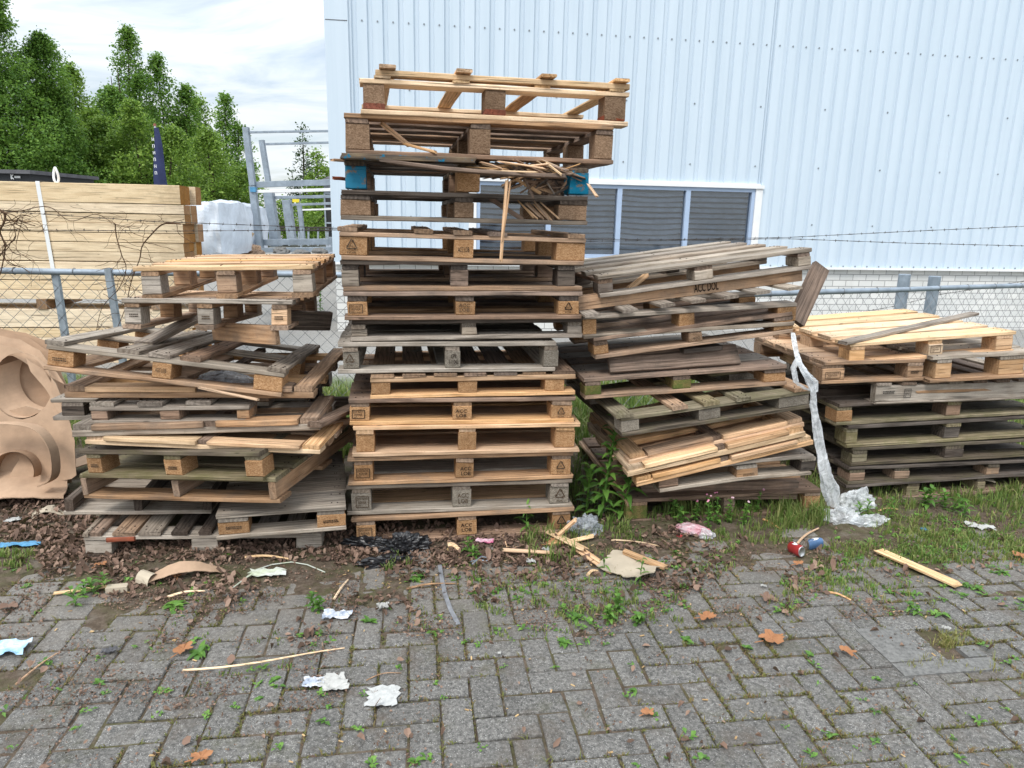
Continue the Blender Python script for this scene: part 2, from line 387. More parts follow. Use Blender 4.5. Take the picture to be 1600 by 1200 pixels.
def pallet(label, bl, br, top, YL, yaw=9, D=1.1, pitch=0, bx=None, tv='x', nb=6, bt='x', mat='tan', bmat='chip', botmat=None,
           strmat=None, stamps=None, group='wooden pallets', tb=.02, ts=.02, td=.02, nrow=3, beams=None, deckw=None, frac=None,
           mats=None, blockmats=None, name='pallet', frontover=0, bow=0, blkd=.11, ydirw=None, skipdeck=(), nbot=3, botfrac=None, botover=0, botw=.105):
    yw = R_(yaw); P0 = at(*bl, YL); YR = YL
    for _ in range(6):
        PR = at(*br, YR); YR = YL + (PR.x-P0.x)*math.tan(yw)
    PR = at(*br, YR)
    X = (PR-P0); w = X.length; X.normalize()
    Yd = Vector((-math.sin(yw), math.cos(yw), 0)); Yd = (Yd - X*Yd.dot(X)).normalized()
    if pitch: Yd = Matrix.Rotation(R_(pitch), 3, X) @ Yd
    Z = X.cross(Yd)
    H = (at(*top, YL)-P0).dot(Z)
    M = Matrix((X, Yd, Z)).transposed().to_4x4(); M.translation = P0 + X*w/2 + Yd*D/2
    root = thing(name, label, 'pallet', M, group)
    def lx(px):
        t = (px-bl[0])/(br[0]-bl[0]); py = bl[1]+(br[1]-bl[1])*t
        return (hitplane(px, py, P0, Yd)-P0).dot(X) - w/2
    def dm(k=None):
        if mats: return mats[k] if len(mats) == nb else random.choice(mats)
        return mat
    botmat = botmat or mat; strmat = strmat or mat
    if bx: cols = [(lx(a), lx(b)) for a, b in bx]
    else: cols = [(-w/2, -w/2+.1), (-.06, .06), (w/2-.1, w/2)]
    if not bt: tb = 0
    rw = random.uniform
    bd = blkd
    rows = [-D/2+bd/2+.006] + ([0] if nrow == 3 else []) + [D/2-bd/2]
    # bottom boards
    if bt == 'x' and nbot > 3:
        for i in range(nbot):
            board('bottom_board', root, rw(-.004, .004), -D/2+botw/2+(D-botw)*i/(nbot-1), 0, w+rw(-.01, .006), botw, tb, random.choice(mats) if mats else botmat, 'x')
        bt = 'done'
    if bt == 'yn':
        for i, fz in enumerate(botfrac):
            board('bottom_board', root, fz*w-w/2, -botover/2+rw(-.006, .006), 0, D+botover, botw, tb, random.choice(mats) if mats else botmat, 'y', 0, rw(-.03, .03))
    if bt in ('x', 'p'):
        for i, y in enumerate(rows):
            if bt == 'p' and i == 1: 
                continue
            W = .105 if i != 1 else .12
            yy = -D/2+W/2 if i == 0 else (D/2-W/2 if i == len(rows)-1 else 0)
            board('bottom_board', root, rw(-.003, .003), yy+rw(-.003, .003), 0, w+rw(-.01, .006), W, tb, botmat, 'x', bow if i == 0 else 0)
    if bt == 'p':
        for j, (a, b) in enumerate(cols):
            if j == 1: continue
            board('bottom_board', root, (a+b)/2, 0, .0005, D-.215, b-a+.01, tb, botmat, 'y')
        board('bottom_board', root, 0, 0, .001, .1, D-.22, tb, botmat, 'x')
    if bt == 'y':
        for a, b in cols: board('bottom_board', root, (a+b)/2, rw(-.006, .006), 0, D+.01, min(.13, b-a+.01), tb, botmat, 'y')
    z = tb
    hb = H-tb-ts-td
    pal = Pal(); pal.root = root; pal.H = H; pal.w = w; pal.D = D; pal.cols = cols; pal.lx = lx; pal.M = M; pal.blocks = []
    if beams == 'none':
        h2 = H/2; n_ = 4
        for k in range(n_):
            y = -D/2+.045+(D-.09)*k/(n_-1)
            board('long_board', root, rw(-.004, .004), y+rw(-.004, .004), 0, w+rw(-.006, .004), .09, h2, dm(), 'x', 0)
        cx = [-w/2+.045+(w-.09)*f for f in (frac or (0, .5, 1))]
        for k, x in enumerate(cx): board('cross_piece', root, x, .006, h2, D-.004, .08 if k in (0, len(cx)-1) else .045, h2-.0012, dm() if k != 1 else 'brown', 'y')
        for a, b in zip(cx, cx[1:]):
            a2, b2 = a+.045, b-.045
            if len(cx) > 2 and a == cx[0] : b2 = b-.026
            if len(cx) > 2 and b == cx[-1]: a2 = a+.026
            if b2-a2 > .05: board('short_board', root, (a2+b2)/2+rw(-.002, .002), -D/2+.038+rw(-.008, .003), h2+.0006, b2-a2-.004, .085, h2-.002, dm(), 'x')
        return pal
    if beams == 'y':
        for a, b in cols: board('stringer', root, (a+b)/2, 0, z, D, b-a, hb+ts, strmat, 'y')
        z += hb+ts
    elif beams == 'x':
        for i, y in enumerate(rows): board('stringer', root, 0, y-(bd/2-.022 if i == 0 else 0), z, w, .042, hb+ts, strmat, 'x')
        z += hb+ts
    else:
        for j, (a, b) in enumerate(cols):
            for i, y in enumerate(rows):
                bm_ = bmat
                if blockmats and i == 0: bm_ = blockmats[j]
                vs, fs = board_geo(b-a, bd+rw(-.006, .006), hb-.0008, 0, .0012, .004, .002, 3)
                o = mk('block', vs, fs, bm_, root, Matrix.Translation(((a+b)/2, y+rw(-.003, .006), z+hb/2)) @ Matrix.Rotation(rw(-.03, .03), 4, 'Z'))
                if i == 0: pal.blocks.append(o)
        if stamps:
            for j, s in enumerate(stamps):
                if s and j < len(pal.blocks):
                    a, b = cols[j]; o = pal.blocks[j]
                    ww = (b-a)*(.85 if s in ('tri', 'box') else .62); ww = min(ww, .12)
                    if '\n' not in s and s not in ('tri', 'box'): hh = hb*.3
                    else: hh = hb*(.85 if s in ('tri', 'box') else .6)
                    stamp(s, o, random.uniform(-.006, .006), -bd/2-.0035, random.uniform(-.004, .004), ww*random.uniform(.88, 1), hh*random.uniform(.88, 1), random.choice(['ink', 'inkfade', 'inkfade']))
        z += hb
        if tv == 'x':
            for a, b in cols: board('stringer', root, (a+b)/2, rw(-.004, .004), z, D-.012, b-a-.004, ts, strmat, 'y')
        else:
            for i, y in enumerate(rows):
                W = bd
                board('stringer', root, 0, y+(-.004 if i == 0 else 0), z, w+rw(-.008, .004), W, ts, strmat, 'x')
        z += ts
    if nb == 0: return pal
    if tv == 'x':
        pitchd = D/nb; W = deckw or pitchd*.86
        for k in range(nb):
            if k in skipdeck: continue
            y = -D/2 + W/2 + (D-W)*k/max(1, nb-1)
            board('deck_board', root, rw(-.006, .006), y+(-frontover if k == 0 else rw(-.004, .004)), z+rw(0, .001), w+rw(-.012, .006), W+rw(-.006, .003), td, dm(k), 'x', bow if k == 0 else 0, rw(-.004, .004))
    else:
        W = deckw or w/nb*.8
        for k in range(nb):
            if k in skipdeck: continue
            x = frac[k]*w - w/2 if frac else -w/2+W/2+(w-W)*k/max(1, nb-1)
            ww = (ydirw[k] if ydirw else W)
            board('deck_board', root, x, -frontover+rw(-.006, .004), z+rw(0, .001), D+rw(-.012, .006), ww+rw(-.005, .003), td, dm(k), 'y', 0, rw(-.006, .006))
    return pal
def crumple(name, label, cat, c, size, mat, seed, amp=.5, sub=4, rotz=0, group=None, freq=2.2):
    bm = bmesh.new(); bmesh.ops.create_icosphere(bm, subdivisions=sub, radius=1)
    rm = Matrix.Rotation(rotz, 3, 'Z'); o3 = Vector((seed*3.7, seed*1.3, seed*7.1))
    for v in bm.verts:
        p = v.co.copy()
        d = noise.ridged_multi_fractal(p*freq*.6+o3, 1.0, 2.0, 4, .9, 2.0)*.28
        w2 = noise.noise(p*freq+o3)*.7+noise.noise(p*freq*2.7+o3)*.35
        q = p*(1+amp*(w2*.6+d*.7-.3)); q.z = max(q.z, -.15+.05*w2)+.15
        v.co = rm @ Vector((q.x*size[0], q.y*size[1], q.z*size[2]))
    me = bpy.data.meshes.new(name); bm.to_mesh(me); bm.free(); me.materials.append(MAT[mat])
    o = bpy.data.objects.new(name, me); COL.objects.link(o); o.location = c
    return tag(o, label, cat, group) if label else o
def sheet(name, c, w, d, rotz, fn, mat, nx=10, ny=6, thick=.0015, edge=0.0, seed=0, parent=None):
    """a thin curled sheet: fn(u,v)->z with u,v in 0..1; ragged edge"""
    vs = []; fs = []; rg = random.Random(seed); N = (nx+1)*(ny+1)
    rm = Matrix.Rotation(rotz, 3, 'Z'); top = []
    for j in range(ny+1):
        for i in range(nx+1):
            u, v = i/nx, j/ny
            b = i in (0, nx) or j in (0, ny)
            ex = rg.uniform(-edge, edge) if b else 0; ey = rg.uniform(-edge, edge) if b else 0
            top.append(rm @ Vector(((u-.5)*w+ex, (v-.5)*d+ey, 0)) + Vector((0, 0, fn(u, v)+.003)) + Vector(c))
    vs = top + [p - Vector((0, 0, thick)) for p in top]
    for j in range(ny):
        for i in range(nx):
            a = j*(nx+1)+i; fs.append((a, a+1, a+nx+2, a+nx+1)); fs.append((a+N+nx+1, a+N+nx+2, a+N+1, a+N))
    edge_loop = [i for i in range(nx+1)] + [(j)*(nx+1)+nx for j in range(1, ny+1)] + [ny*(nx+1)+i for i in range(nx-1, -1, -1)] + [j*(nx+1) for j in range(ny-1, 0, -1)]
    for a, b in zip(edge_loop, edge_loop[1:]+edge_loop[:1]): fs.append((b, a, a+N, b+N))
    o = mk(name, vs, fs, mat); return recenter(o)
def outline(name, pts, holes, p, n, mat, thick=.006, bend=None, parent=None, hsub=1, jag=.7):
    """a flat piece with its own outline (and holes), standing on the plane (p, n)"""
    n = Vector(n).normalized()
    jr = random.Random(int(pts[1][0]*7+pts[1][1]))
    def dens(l):
        r = []
        for a, b in zip(l, l[1:]+l[:1]):
            r.append((a[0]+jr.uniform(-jag, jag), a[1]+jr.uniform(-jag, jag))); k = max(1, int(math.hypot(b[0]-a[0], b[1]-a[1])/12))
            for i in range(1, k): r.append((a[0]+(b[0]-a[0])*i/k+jr.uniform(-jag, jag), a[1]+(b[1]-a[1])*i/k+jr.uniform(-jag, jag)))
        return r
    bm = bmesh.new(); edges = []
    for loop in [pts]+holes:
        vs = [bm.verts.new(hitplane(x, y, p, n)) for x, y in dens(loop)]
        edges += [bm.edges.new((a, b)) for a, b in zip(vs, vs[1:]+vs[:1])]
    r = bmesh.ops.triangle_fill(bm, edges=edges, use_beauty=True, use_dissolve=False)
    bmesh.ops.subdivide_edges(bm, edges=[e for e in bm.edges if e.calc_length() > .12], cuts=1)
    bmesh.ops.triangulate(bm, faces=bm.faces[:])
    if bend:
        for v in bm.verts: v.co += n*bend(v.co)
    g = bmesh.ops.extrude_face_region(bm, geom=bm.faces[:])
    for e in g['geom']:
        if isinstance(e, bmesh.types.BMVert): e.co -= n*thick
    bmesh.ops.recalc_face_normals(bm, faces=bm.faces[:])
    bm.normal_update()
    for f in bm.faces:
        if abs(f.normal.dot(n)) < .35: f.material_index = 1
    me = bpy.data.meshes.new(name); bm.to_mesh(me); bm.free(); me.materials.append(MAT[mat]); me.materials.append(MAT['cardedge'])
    o = bpy.data.objects.new(name, me); COL.objects.link(o)
    return recenter(o)
# ---------------------------------------------------------------- camera, world, sun
cd = bpy.data.cameras.new('camera'); cam = bpy.data.objects.new('camera', cd); COL.objects.link(cam)
cd.sensor_width = 36; cd.lens = 36*F/1600; cd.clip_end = 2000; cd.clip_start = .05
Mc = Matrix((rt, up, -fw)).transposed().to_4x4(); Mc.translation = CAM; cam.matrix_world = Mc
scn.camera = cam
SUN_EL, SUN_AZ = 52, 205     # azimuth the light comes from, clockwise from +Y
w = bpy.data.worlds.new('World'); scn.world = w; w.use_nodes = True
nt = w.node_tree; nt.nodes.clear(); q = NB(nt)
sky = q.n('ShaderNodeTexSky', sky_type='NISHITA'); sky.sun_disc = False
sky.sun_elevation = R_(SUN_EL); sky.sun_rotation = R_(SUN_AZ); sky.air_density = 1.0; sky.dust_density = 1.5
co = q.coord('Generated')
sp = q.n('ShaderNodeSeparateXYZ'); q.put(sp.inputs[0], co)
zz = q.math('ADD', q.math('MAXIMUM', sp.outputs[2], 0.0), .16)
cv = q.n('ShaderNodeCombineXYZ'); q.put(cv.inputs[0], q.math('DIVIDE', sp.outputs[0], zz)); q.put(cv.inputs[1], q.math('DIVIDE', sp.outputs[1], zz))
cl = q.noise(q.mapping(cv.outputs[0], (.8, 1.6, 1), rot=(0, 0, .5)), 1.5, 7, .58, .6)
cm = q.rng(cl, .34, .60, .34, 1.0)
cs0 = q.ramp(q.noise(cv.outputs[0], 2.2, 5, .6), [(.3, (6.4, 6.9, 7.35)), (.7, (6.9, 7.2, 7.4))])
zen = q.rng(sp.outputs[2], .12, .75, 1.0, 2.9)   # an overcast sky is about three times brighter overhead
cvs = q.n('ShaderNodeVectorMath', operation='SCALE'); q.put(cvs.inputs[0], cs0); q.put(cvs.inputs[3], zen); cshade = cvs.outputs[0]
skyc = q.mix(cm, sky.outputs[0], cshade)
bg = q.n('ShaderNodeBackground'); q.put(bg.inputs[0], skyc); bg.inputs[1].default_value = .1
wo = q.n('ShaderNodeOutputWorld'); nt.links.new(bg.outputs[0], wo.inputs[0])
sl = bpy.data.lights.new('sun', 'SUN'); sl.energy = 1.5; sl.angle = R_(16); sl.color = (1, .955, .89)
so = bpy.data.objects.new('sun', sl); COL.objects.link(so)
az = R_(SUN_AZ); el = R_(SUN_EL)
sd = Vector((math.sin(az)*math.cos(el), math.cos(az)*math.cos(el), math.sin(el)))
so.matrix_world = sd.to_track_quat('Z', 'Y').to_matrix().to_4x4(); so.location = sd*30
vs_ = scn.view_settings; vs_.view_transform = 'Standard'; vs_.look = 'None'; vs_.gamma = 1; vs_.exposure = .55
scn.cycles.max_bounces = 8; scn.cycles.transparent_max_bounces = 12; scn.cycles.use_denoising = True
# ---------------------------------------------------------------- ground, paving, soil
ROT = R_(8)
ax = Vector((math.cos(ROT), math.sin(ROT), 0)); ay = Vector((-math.sin(ROT), math.cos(ROT), 0))
m, nt, b = newmat('yardground'); q = NB(nt); p = q.pos()
spx = q.n('ShaderNodeSeparateXYZ'); q.put(spx.inputs[0], p)
dirt = q.ramp(q.noise(p, 6, 6, .7), [(.3, (.05, .038, .026)), (.7, (.14, .115, .085))])
gras = q.ramp(q.noise(p, 9, 6, .7), [(.3, (.035, .06, .014)), (.7, (.11, .15, .04))])
grav = q.ramp(q.noise(p, 30, 6, .75), [(.3, (.16, .155, .145)), (.7, (.33, .32, .30))])
c = q.mix(q.rng(q.math('ADD', spx.outputs[1], q.noise(p, 1.5, 4, .6)), 4.9, 5.4), dirt, gras)
c = q.mix(q.rng(q.math('ADD', spx.outputs[1], q.noise(p, 1.2, 4, .6)), 7.1, 7.7), c, grav)
nt.links.new(c, b.inputs[0]); b.inputs['Roughness'].default_value = .95
q.bump(q.noise(p, 60, 6, .7), .6, .01, b); MAT['yardground'] = m
MBg = MB(); MBg.add([(-300, -10, -.03), (300, -10, -.03), (300, 500, -.03), (-300, 500, -.03)], [(0, 1, 2, 3)])
tag(MBg.build('ground', 'yardground'), kind='structure')
m, nt, b = newmat('paver'); q = NB(nt); p = q.pos()
isl = q.island()
base = q.ramp(q.noise(p, 75, 7, .85), [(.36, (.046, .045, .043)), (.5, (.142, .138, .130)), (.64, (.28, .27, .252))])
sp_ = q.vor(q.mapping(p, (1, 1, .3)), 185)
c = q.mix(q.math('MULTIPLY', q.math('MULTIPLY', q.rng(sp_, .30, .17), .9), q.rng(q.noise(p, 60, 3, .6), .47, .57)), base, (.55, .54, .52))
hs = q.n('ShaderNodeHueSaturation'); q.put(hs.inputs['Color'], c); q.put(hs.inputs['Value'], q.rng(isl, 0, 1, .88, 1.14))
big = q.noise(p, 2.6, 5, .7)
c = q.mix(q.math('MULTIPLY', q.rng(big, .46, .72), .35), hs.outputs[0], (.15, .14, .125))
mud = q.math('MULTIPLY', q.rng(q.noise(p, 4.2, 7, .72, .5), .52, .70), .7)
c = q.mix(mud, c, (.105, .080, .060))
grn = q.math('MULTIPLY', q.rng(q.noise(q.mapping(p, loc=(7, 3, 0)), 5, 6, .7), .54, .72), .55)
c = q.mix(grn, c, (.085, .085, .042))
lt = q.math('MULTIPLY', q.rng(q.noise(q.mapping(p, loc=(3, 9, 0)), 12, 5, .7), .62, .72), .5)
c = q.mix(lt, c, (.26, .25, .24))
spy = q.n('ShaderNodeSeparateXYZ'); q.put(spy.inputs[0], p)
du = q.rng(q.math('SUBTRACT', spy.outputs[1], q.math('MULTIPLY', spy.outputs[0], .2)), 2.35, 3.1)
c = q.mix(q.math('MULTIPLY', du, q.rng(q.noise(p, 9, 6, .75), .35, .6, .15, .75)), c, (.25, .222, .19))
nt.links.new(c, b.inputs[0]); b.inputs['Roughness'].default_value = .88; b.inputs['Specular IOR Level'].default_value = .3
q.bump(q.math('ADD', q.noise(p, 160, 5, .75), q.math('MULTIPLY', q.noise(p, 28, 4, .6), 1.2)), .9, .007, b); MAT['paver'] = m
U = .107
def pw(a, c_): return ax*a + ay*c_ + Vector((0, .5, 0))
pav = MB(); JOINTS = []; rg = random.Random(5)
SLAB = [gnd(1370, 1015), gnd(1530, 1015)]
slc = gnd(1447, 1014); 
def brick(a0, a1, c0, c1):
    ctr = pw((a0+a1)/2, (c0+c1)/2)
    if not (.75 < ctr.y < 4.6 and -.80*ctr.y-.6 < ctr.x < .80*ctr.y+1.1): return
    if -.03 < (ctr-slc).dot(ax) < .14 and -.08 < (ctr-slc).dot(ay) < .12: return
    g = .0027+rg.uniform(-.0010, .0024); ch = .006; H = .045
    z = rg.gauss(0, .003)-.0028*(1+noise.noise(ctr*1.1)); tx = rg.gauss(0, .006); ty = rg.gauss(0, .009); tw = rg.gauss(0, .007)
    hx = (a1-a0)/2-g; hy = (c1-c0)/2-g
    vs = []
    for lev, (ins, zz) in enumerate(((0, -H), (0, -ch), (ch*.55, -.0016), (ch*1.6, 0))):
        for sx, sy in ((-1, -1), (1, -1), (1, 1), (-1, 1)):
            x = sx*(hx-ins)+rg.uniform(-1, 1)*.0030; y = sy*(hy-ins)+rg.uniform(-1, 1)*.0014
            vs.append(ctr + ax*(x-y*tw) + ay*(y+x*tw) + Vector((0, 0, zz+z+x*tx+y*ty)))
    fs = [(12, 13, 14, 15)]
    for l in range(3):
        for k in range(4):
            k2 = (k+1) % 4; fs.append((l*4+k, l*4+k2, l*4+4+k2, l*4+4+k))
    pav.add(vs, fs)
    JOINTS.append((pw(a0, c0), pw(a1, c0))); JOINTS.append((pw(a0, c0), pw(a0, c1)))
for r in range(-12, 48):
    for c_ in range(-52, 58):
        k = (c_-r) % 4
        if k == 0: brick(c_*U, (c_+2)*U, r*U, (r+1)*U)
        elif k == 3: brick(c_*U, (c_+1)*U, r*U, (r+2)*U)
tag(pav.build('paving', 'paver'), kind='structure')
def sstep(a, b_, x):
    t = min(1, max(0, (x-a)/(b_-a))); return t*t*(3-2*t)
def front(x): return 3.22+.21*x
def soil_h(x, y):
    d = y-front(x); v = Vector((x, y, 0))
    n = noise.fractal(v*2.3, 1, 2, 4)*.010 + noise.fractal(v*11, 1, 2, 3)*.0042
    r = sstep(.3, 1.5, x)*.006
    h = -.0098 + .0030*sstep(-.75, -.15, d) + .0090*sstep(-.30, .08, d) + r*sstep(-.8, -.1, d) + .012*sstep(0, .4, d)
    return h + n*(.34+.62*sstep(-.8, 0, d))
def grd(x, y):
    """height of what one stands on: bricks or the soil lying over them"""
    return max(0.0, soil_h(x, y)) if y < 4.6 else soil_h(x, y)
m, nt, b = newmat('soil'); q = NB(nt); p = q.pos()
c = q.ramp(q.noise(p, 24, 7, .75), [(.28, (.045, .034, .025)), (.5, (.11, .084, .062)), (.75, (.21, .17, .135))])
c = q.mix(q.math('MULTIPLY', q.rng(q.noise(p, 5, 6, .7), .46, .62), .75), c, (.088, .092, .04))
spx = q.n('ShaderNodeSeparateXYZ'); q.put(spx.inputs[0], p)
c = q.mix(q.math('MULTIPLY', q.rng(q.noise(q.mapping(p, loc=(5, 5, 0)), 8, 6, .7), .55, .7), .7), c, (.20, .175, .145))
nt.links.new(c, b.inputs[0]); b.inputs['Roughness'].default_value = .97; b.inputs['Specular IOR Level'].default_value = .1
q.bump(q.noise(p, 130, 6, .8), .9, .008, b); MAT['soil'] = m
sv = []; sf = []; nx, ny = 320, 165
for j in range(ny+1):
    for i in range(nx+1):
        y = .7+5.3*j/ny; hw = .85*y+.6; x = -hw-.3+(2*hw+1.8)*i/nx
        sv.append((x, y, soil_h(x, y) if y < 5.9 else -.05))
for j in range(ny):
    for i in range(nx): a = j*(nx+1)+i; sf.append((a, a+1, a+nx+2, a+nx+1))
tag(mk('soil', sv, sf, 'soil', smooth=True), kind='structure')
simple('slabstone', (.20, .198, .19), .9, .2, 0, .45, 70, .7, 140, .004, objc=False)
# concrete kerb slab with a grassy hole
sh = MB()
def slabp(x, y, z): return slc + ax*x + ay*y + Vector((0, 0, z))
for lo, hi in (((-.205, -.155), (.205, -.075)), ((-.205, -.0745), (-.02, .155)), ((.12, -.0745), (.205, .0))):
    x0, y0 = lo; x1, y1 = hi
    vs = [slabp(x0+.004, y0+.004, -.04), slabp(x1-.004, y0+.004, -.04), slabp(x1-.004, y1-.004, -.04), slabp(x0+.004, y1-.004, -.04),
          slabp(x0+.004, y0+.004, .005), slabp(x1-.004, y0+.004, .005), slabp(x1-.004, y1-.004, .005), slabp(x0+.004, y1-.004, .005)]
    sh.add(vs, [(3,2,1,0),(4,5,6,7),(0,1,5,4),(1,2,6,5),(2,3,7,6),(3,0,4,7)])
sl_ = sh.build('concrete_slab', 'slabstone'); recenter(sl_)
tag(sl_, 'broken light concrete slab set in the paving with grass growing in its hole', 'slab')
# ---------------------------------------------------------------- warehouse
BY = R_(8.6); bxd = Vector((math.cos(BY), math.sin(BY), 0)); byd = Vector((-math.sin(BY), math.cos(BY), 0))
BQ = at(1300, 418, 11.0); BN = byd
bc = hitplane(519, 300, BQ, BN); corner = Vector((bc.x, bc.y, 0))
MW = Matrix((bxd, byd, Vector((0, 0, 1)))).transposed().to_4x4(); MW.translation = corner
house = thing('warehouse', 'long warehouse clad in white corrugated sheet above a white brick plinth', 'building', MW)
def bl_(px, py):
    v = MW.inverted() @ hitplane(px, py, BQ, BN); return v.x, v.z
zt = bl_(1300, 418)[1]; BL, BHT = 24.0, 9.5
m, nt, b = newmat('cladding'); q = NB(nt); co = q.coord()
c = q.ramp(q.noise(q.mapping(co, (3, 3, .25)), 1.2, 5, .6), [(.3, (.485, .575, .66)), (.7, (.55, .635, .715))])
st = q.noise(q.mapping(co, (14, 14, .12)), 1.0, 5, .65)
c = q.mix(q.math('MULTIPLY', q.rng(st, .55, .75), .25), c, (.40, .49, .58))
nt.links.new(c, b.inputs[0]); b.inputs['Roughness'].default_value = .45; b.inputs['Specular IOR Level'].default_value = .35; MAT['cladding'] = m
m, nt, b = newmat('plinth'); q = NB(nt); co = q.coord()
bt_ = q.n('ShaderNodeTexBrick'); 
cxyz = q.n('ShaderNodeCombineXYZ'); s3 = q.n('ShaderNodeSeparateXYZ'); q.put(s3.inputs[0], co)
q.put(cxyz.inputs[0], s3.outputs[0]); q.put(cxyz.inputs[1], s3.outputs[2]); q.put(bt_.inputs['Vector'], cxyz.outputs[0])
bt_.inputs['Color1'].default_value = (.66, .66, .64, 1); bt_.inputs['Color2'].default_value = (.56, .57, .56, 1); bt_.inputs['Mortar'].default_value = (.27, .27, .27, 1)
bt_.inputs['Scale'].default_value = 1; bt_.inputs['Brick Width'].default_value = .222; bt_.inputs['Row Height'].default_value = .094; bt_.inputs['Mortar Size'].default_value = .0055
c = q.mix(q.math('MULTIPLY', q.rng(q.noise(co, 3, 6, .7), .5, .75), .35), bt_.outputs[0], (.42, .42, .40))
nt.links.new(c, b.inputs[0]); b.inputs['Roughness'].default_value = .85
bp = q.n('ShaderNodeBump', invert=True); q.put(bp.inputs['Height'], bt_.outputs['Fac']); bp.inputs['Strength'].default_value = .6; bp.inputs['Distance'].default_value = .006
nt.links.new(bp.outputs[0], b.inputs['Normal']); MAT['plinth'] = m
wx0, wz1 = bl_(745, 284); wx1, _ = bl_(1180, 297); wz1 = bl_(960, 289)[1]; wz0 = bl_(960, 403)[1]
clad = MB()
def panel(x0, x1, z0, z1):
    xs = []
    k = math.floor(x0/.2)
    prof = [(0, 0), (.118, 0), (.132, .03), (.178, .03), (.192, 0)]
    pts = [(x0, 0)]
    while k*.2 < x1:
        for dx, dy in prof:
            x = k*.2+dx
            if x0+.002 < x < x1-.002: pts.append((x, dy))
        k += 1
    pts.append((x1, 0)); n0 = len(clad.v)
    for x, y in pts: clad.v.append(Vector((x, y, z0))); clad.v.append(Vector((x, y, z1)))
    for i in range(len(pts)-1): a = n0+2*i; clad.f.append((a, a+2, a+3, a+1))
panel(.28, wx0-.06, zt, BHT); panel(wx1+.06, BL, zt, BHT); panel(wx0-.06, wx1+.06, wz1+.07, BHT)
clad.build('cladding', 'cladding', house)
p_ = MB(); p_.box((-.02, -.03, zt-.002), (.28, .02, BHT)); p_.build('corner_flashing', 'cladding', house)
p_ = MB(); p_.box((-.005, -.034, bl_(525, 32)[1]-.004), (.27, -.0305, bl_(525, 32)[1]+.004)); p_.build('flashing_seam', 'roofgrey', house)
p_ = MB(); p_.box((0, .05, -.05), (BL, .25, zt-.03)); p_.build('plinth_wall', 'plinth', house)
p_ = MB(); p_.box((0.03, .26, -.05), (BL, 12, BHT-.1)); p_.build('wall_core', 'white', house)
p_ = MB(); p_.box((0, -.035, zt-.03), (BL, .05, zt-.0005)); p_.build('base_trim', 'white', house)
p_ = MB(); p_.box((0, -.05, BHT), (BL, 12, BHT+.15)); p_.build('roof_edge', 'white', house)
scr = MB()
def screw(x, z):
    r = .012; y = -.008
    vs = [(x+r*math.cos(t), y, z+r*math.sin(t)) for t in [k*math.pi/3 for k in range(6)]]
    vs += [(v[0], .001, v[2]) for v in vs]
    scr.add(vs, [tuple(range(6))]+[(k, (k+1) % 6, (k+1) % 6+6, k+6) for k in range(6)])
zr = bl_(600, 34)[1]
for k in range(2, 110): screw(k*.2+.055, zr)
rows = [zr-.82*k for k in range(1, 9)]; rows = [z for z in rows if z > zt+.1] + [zr+1.0, zr+1.9, zr+2.8]
for ri, z in enumerate(rows):
    for k in range(1, 24):
        x = k*1.0+.055
        if wx0-.1 < x < wx1+.1 and z < wz1+.1: continue
        screw(x+(.0 if ri % 2 else .0), z)
for k in range(2, 115): screw(k*.2+.055, zt+.02)
simple('screwgrey', (.22, .25, .28), .5, .4, 0, .2, 20)
tag(scr.build('screws', 'screwgrey', house), kind='stuff')
# window
wf = MB(); W4 = [wx0+(wx1-wx0)*i/4 for i in range(5)]
FR = .05
for z0, z1 in ((wz0, wz0+FR), (wz1-FR, wz1)): wf.box((wx0, -.012, z0), (wx1, .10, z1))
for i, x in enumerate(W4):
    a, c_ = (x, x+FR) if i == 0 else ((x-FR, x) if i == 4 else (x-.035, x+.035))
    wf.box((a, -.014, wz0+FR), (c_, .098, wz1-FR))
m, nt, b, q = simple('winframe', (.36, .46, .62), .45, .5, 0, .08, 5)
win = wf.build('window', 'winframe', house)
ht = MB(); ht.box((wx0-.12, -.05, wz1+.002), (wx1+.12, .06, wz1+.05)); ht.box((wx0-.06, -.035, wz1+.0505), (wx1+.06, .03, wz1+.072)); ht.build('window_head', 'whitetrim' if 'whitetrim' in MAT else 'white', win)
for a_, b2_ in ((wx1+.003, wx1+.11), (wx0-.11, wx0-.003)): ht = MB(); ht.box((a_, -.03, zt), (b2_, .06, wz1)); ht.build('window_jamb', 'white', win)
ht = MB(); ht.box((wx0, -.03, zt+.0005), (wx1, .03, wz0-.004)); ht.build('window_sill', 'winframe2' if 0 else 'white', win)
m, nt, b = newmat('glass'); q = NB(nt)
t = q.n('ShaderNodeBsdfTransparent'); t.inputs[0].default_value = (.86, .90, .94, 1); g = q.n('ShaderNodeBsdfGlossy'); g.inputs[1].default_value = .06
fr = q.n('ShaderNodeFresnel'); fr.inputs[0].default_value = 1.5; ms = q.n('ShaderNodeMixShader')
q.put(ms.inputs[0], q.math('ADD', fr.outputs[0], .06)); nt.links.new(t.outputs[0], ms.inputs[1]); nt.links.new(g.outputs[0], ms.inputs[2])
out = [x for x in nt.nodes if x.type == 'OUTPUT_MATERIAL'][0]; nt.links.new(ms.outputs[0], out.inputs[0]); MAT['glass'] = m
simple('slat', (.44, .49, .57), .7, .3, 0, .35, 4); simple('slatgap', (.018, .02, .024), .9, .1, 0, .2, 2)
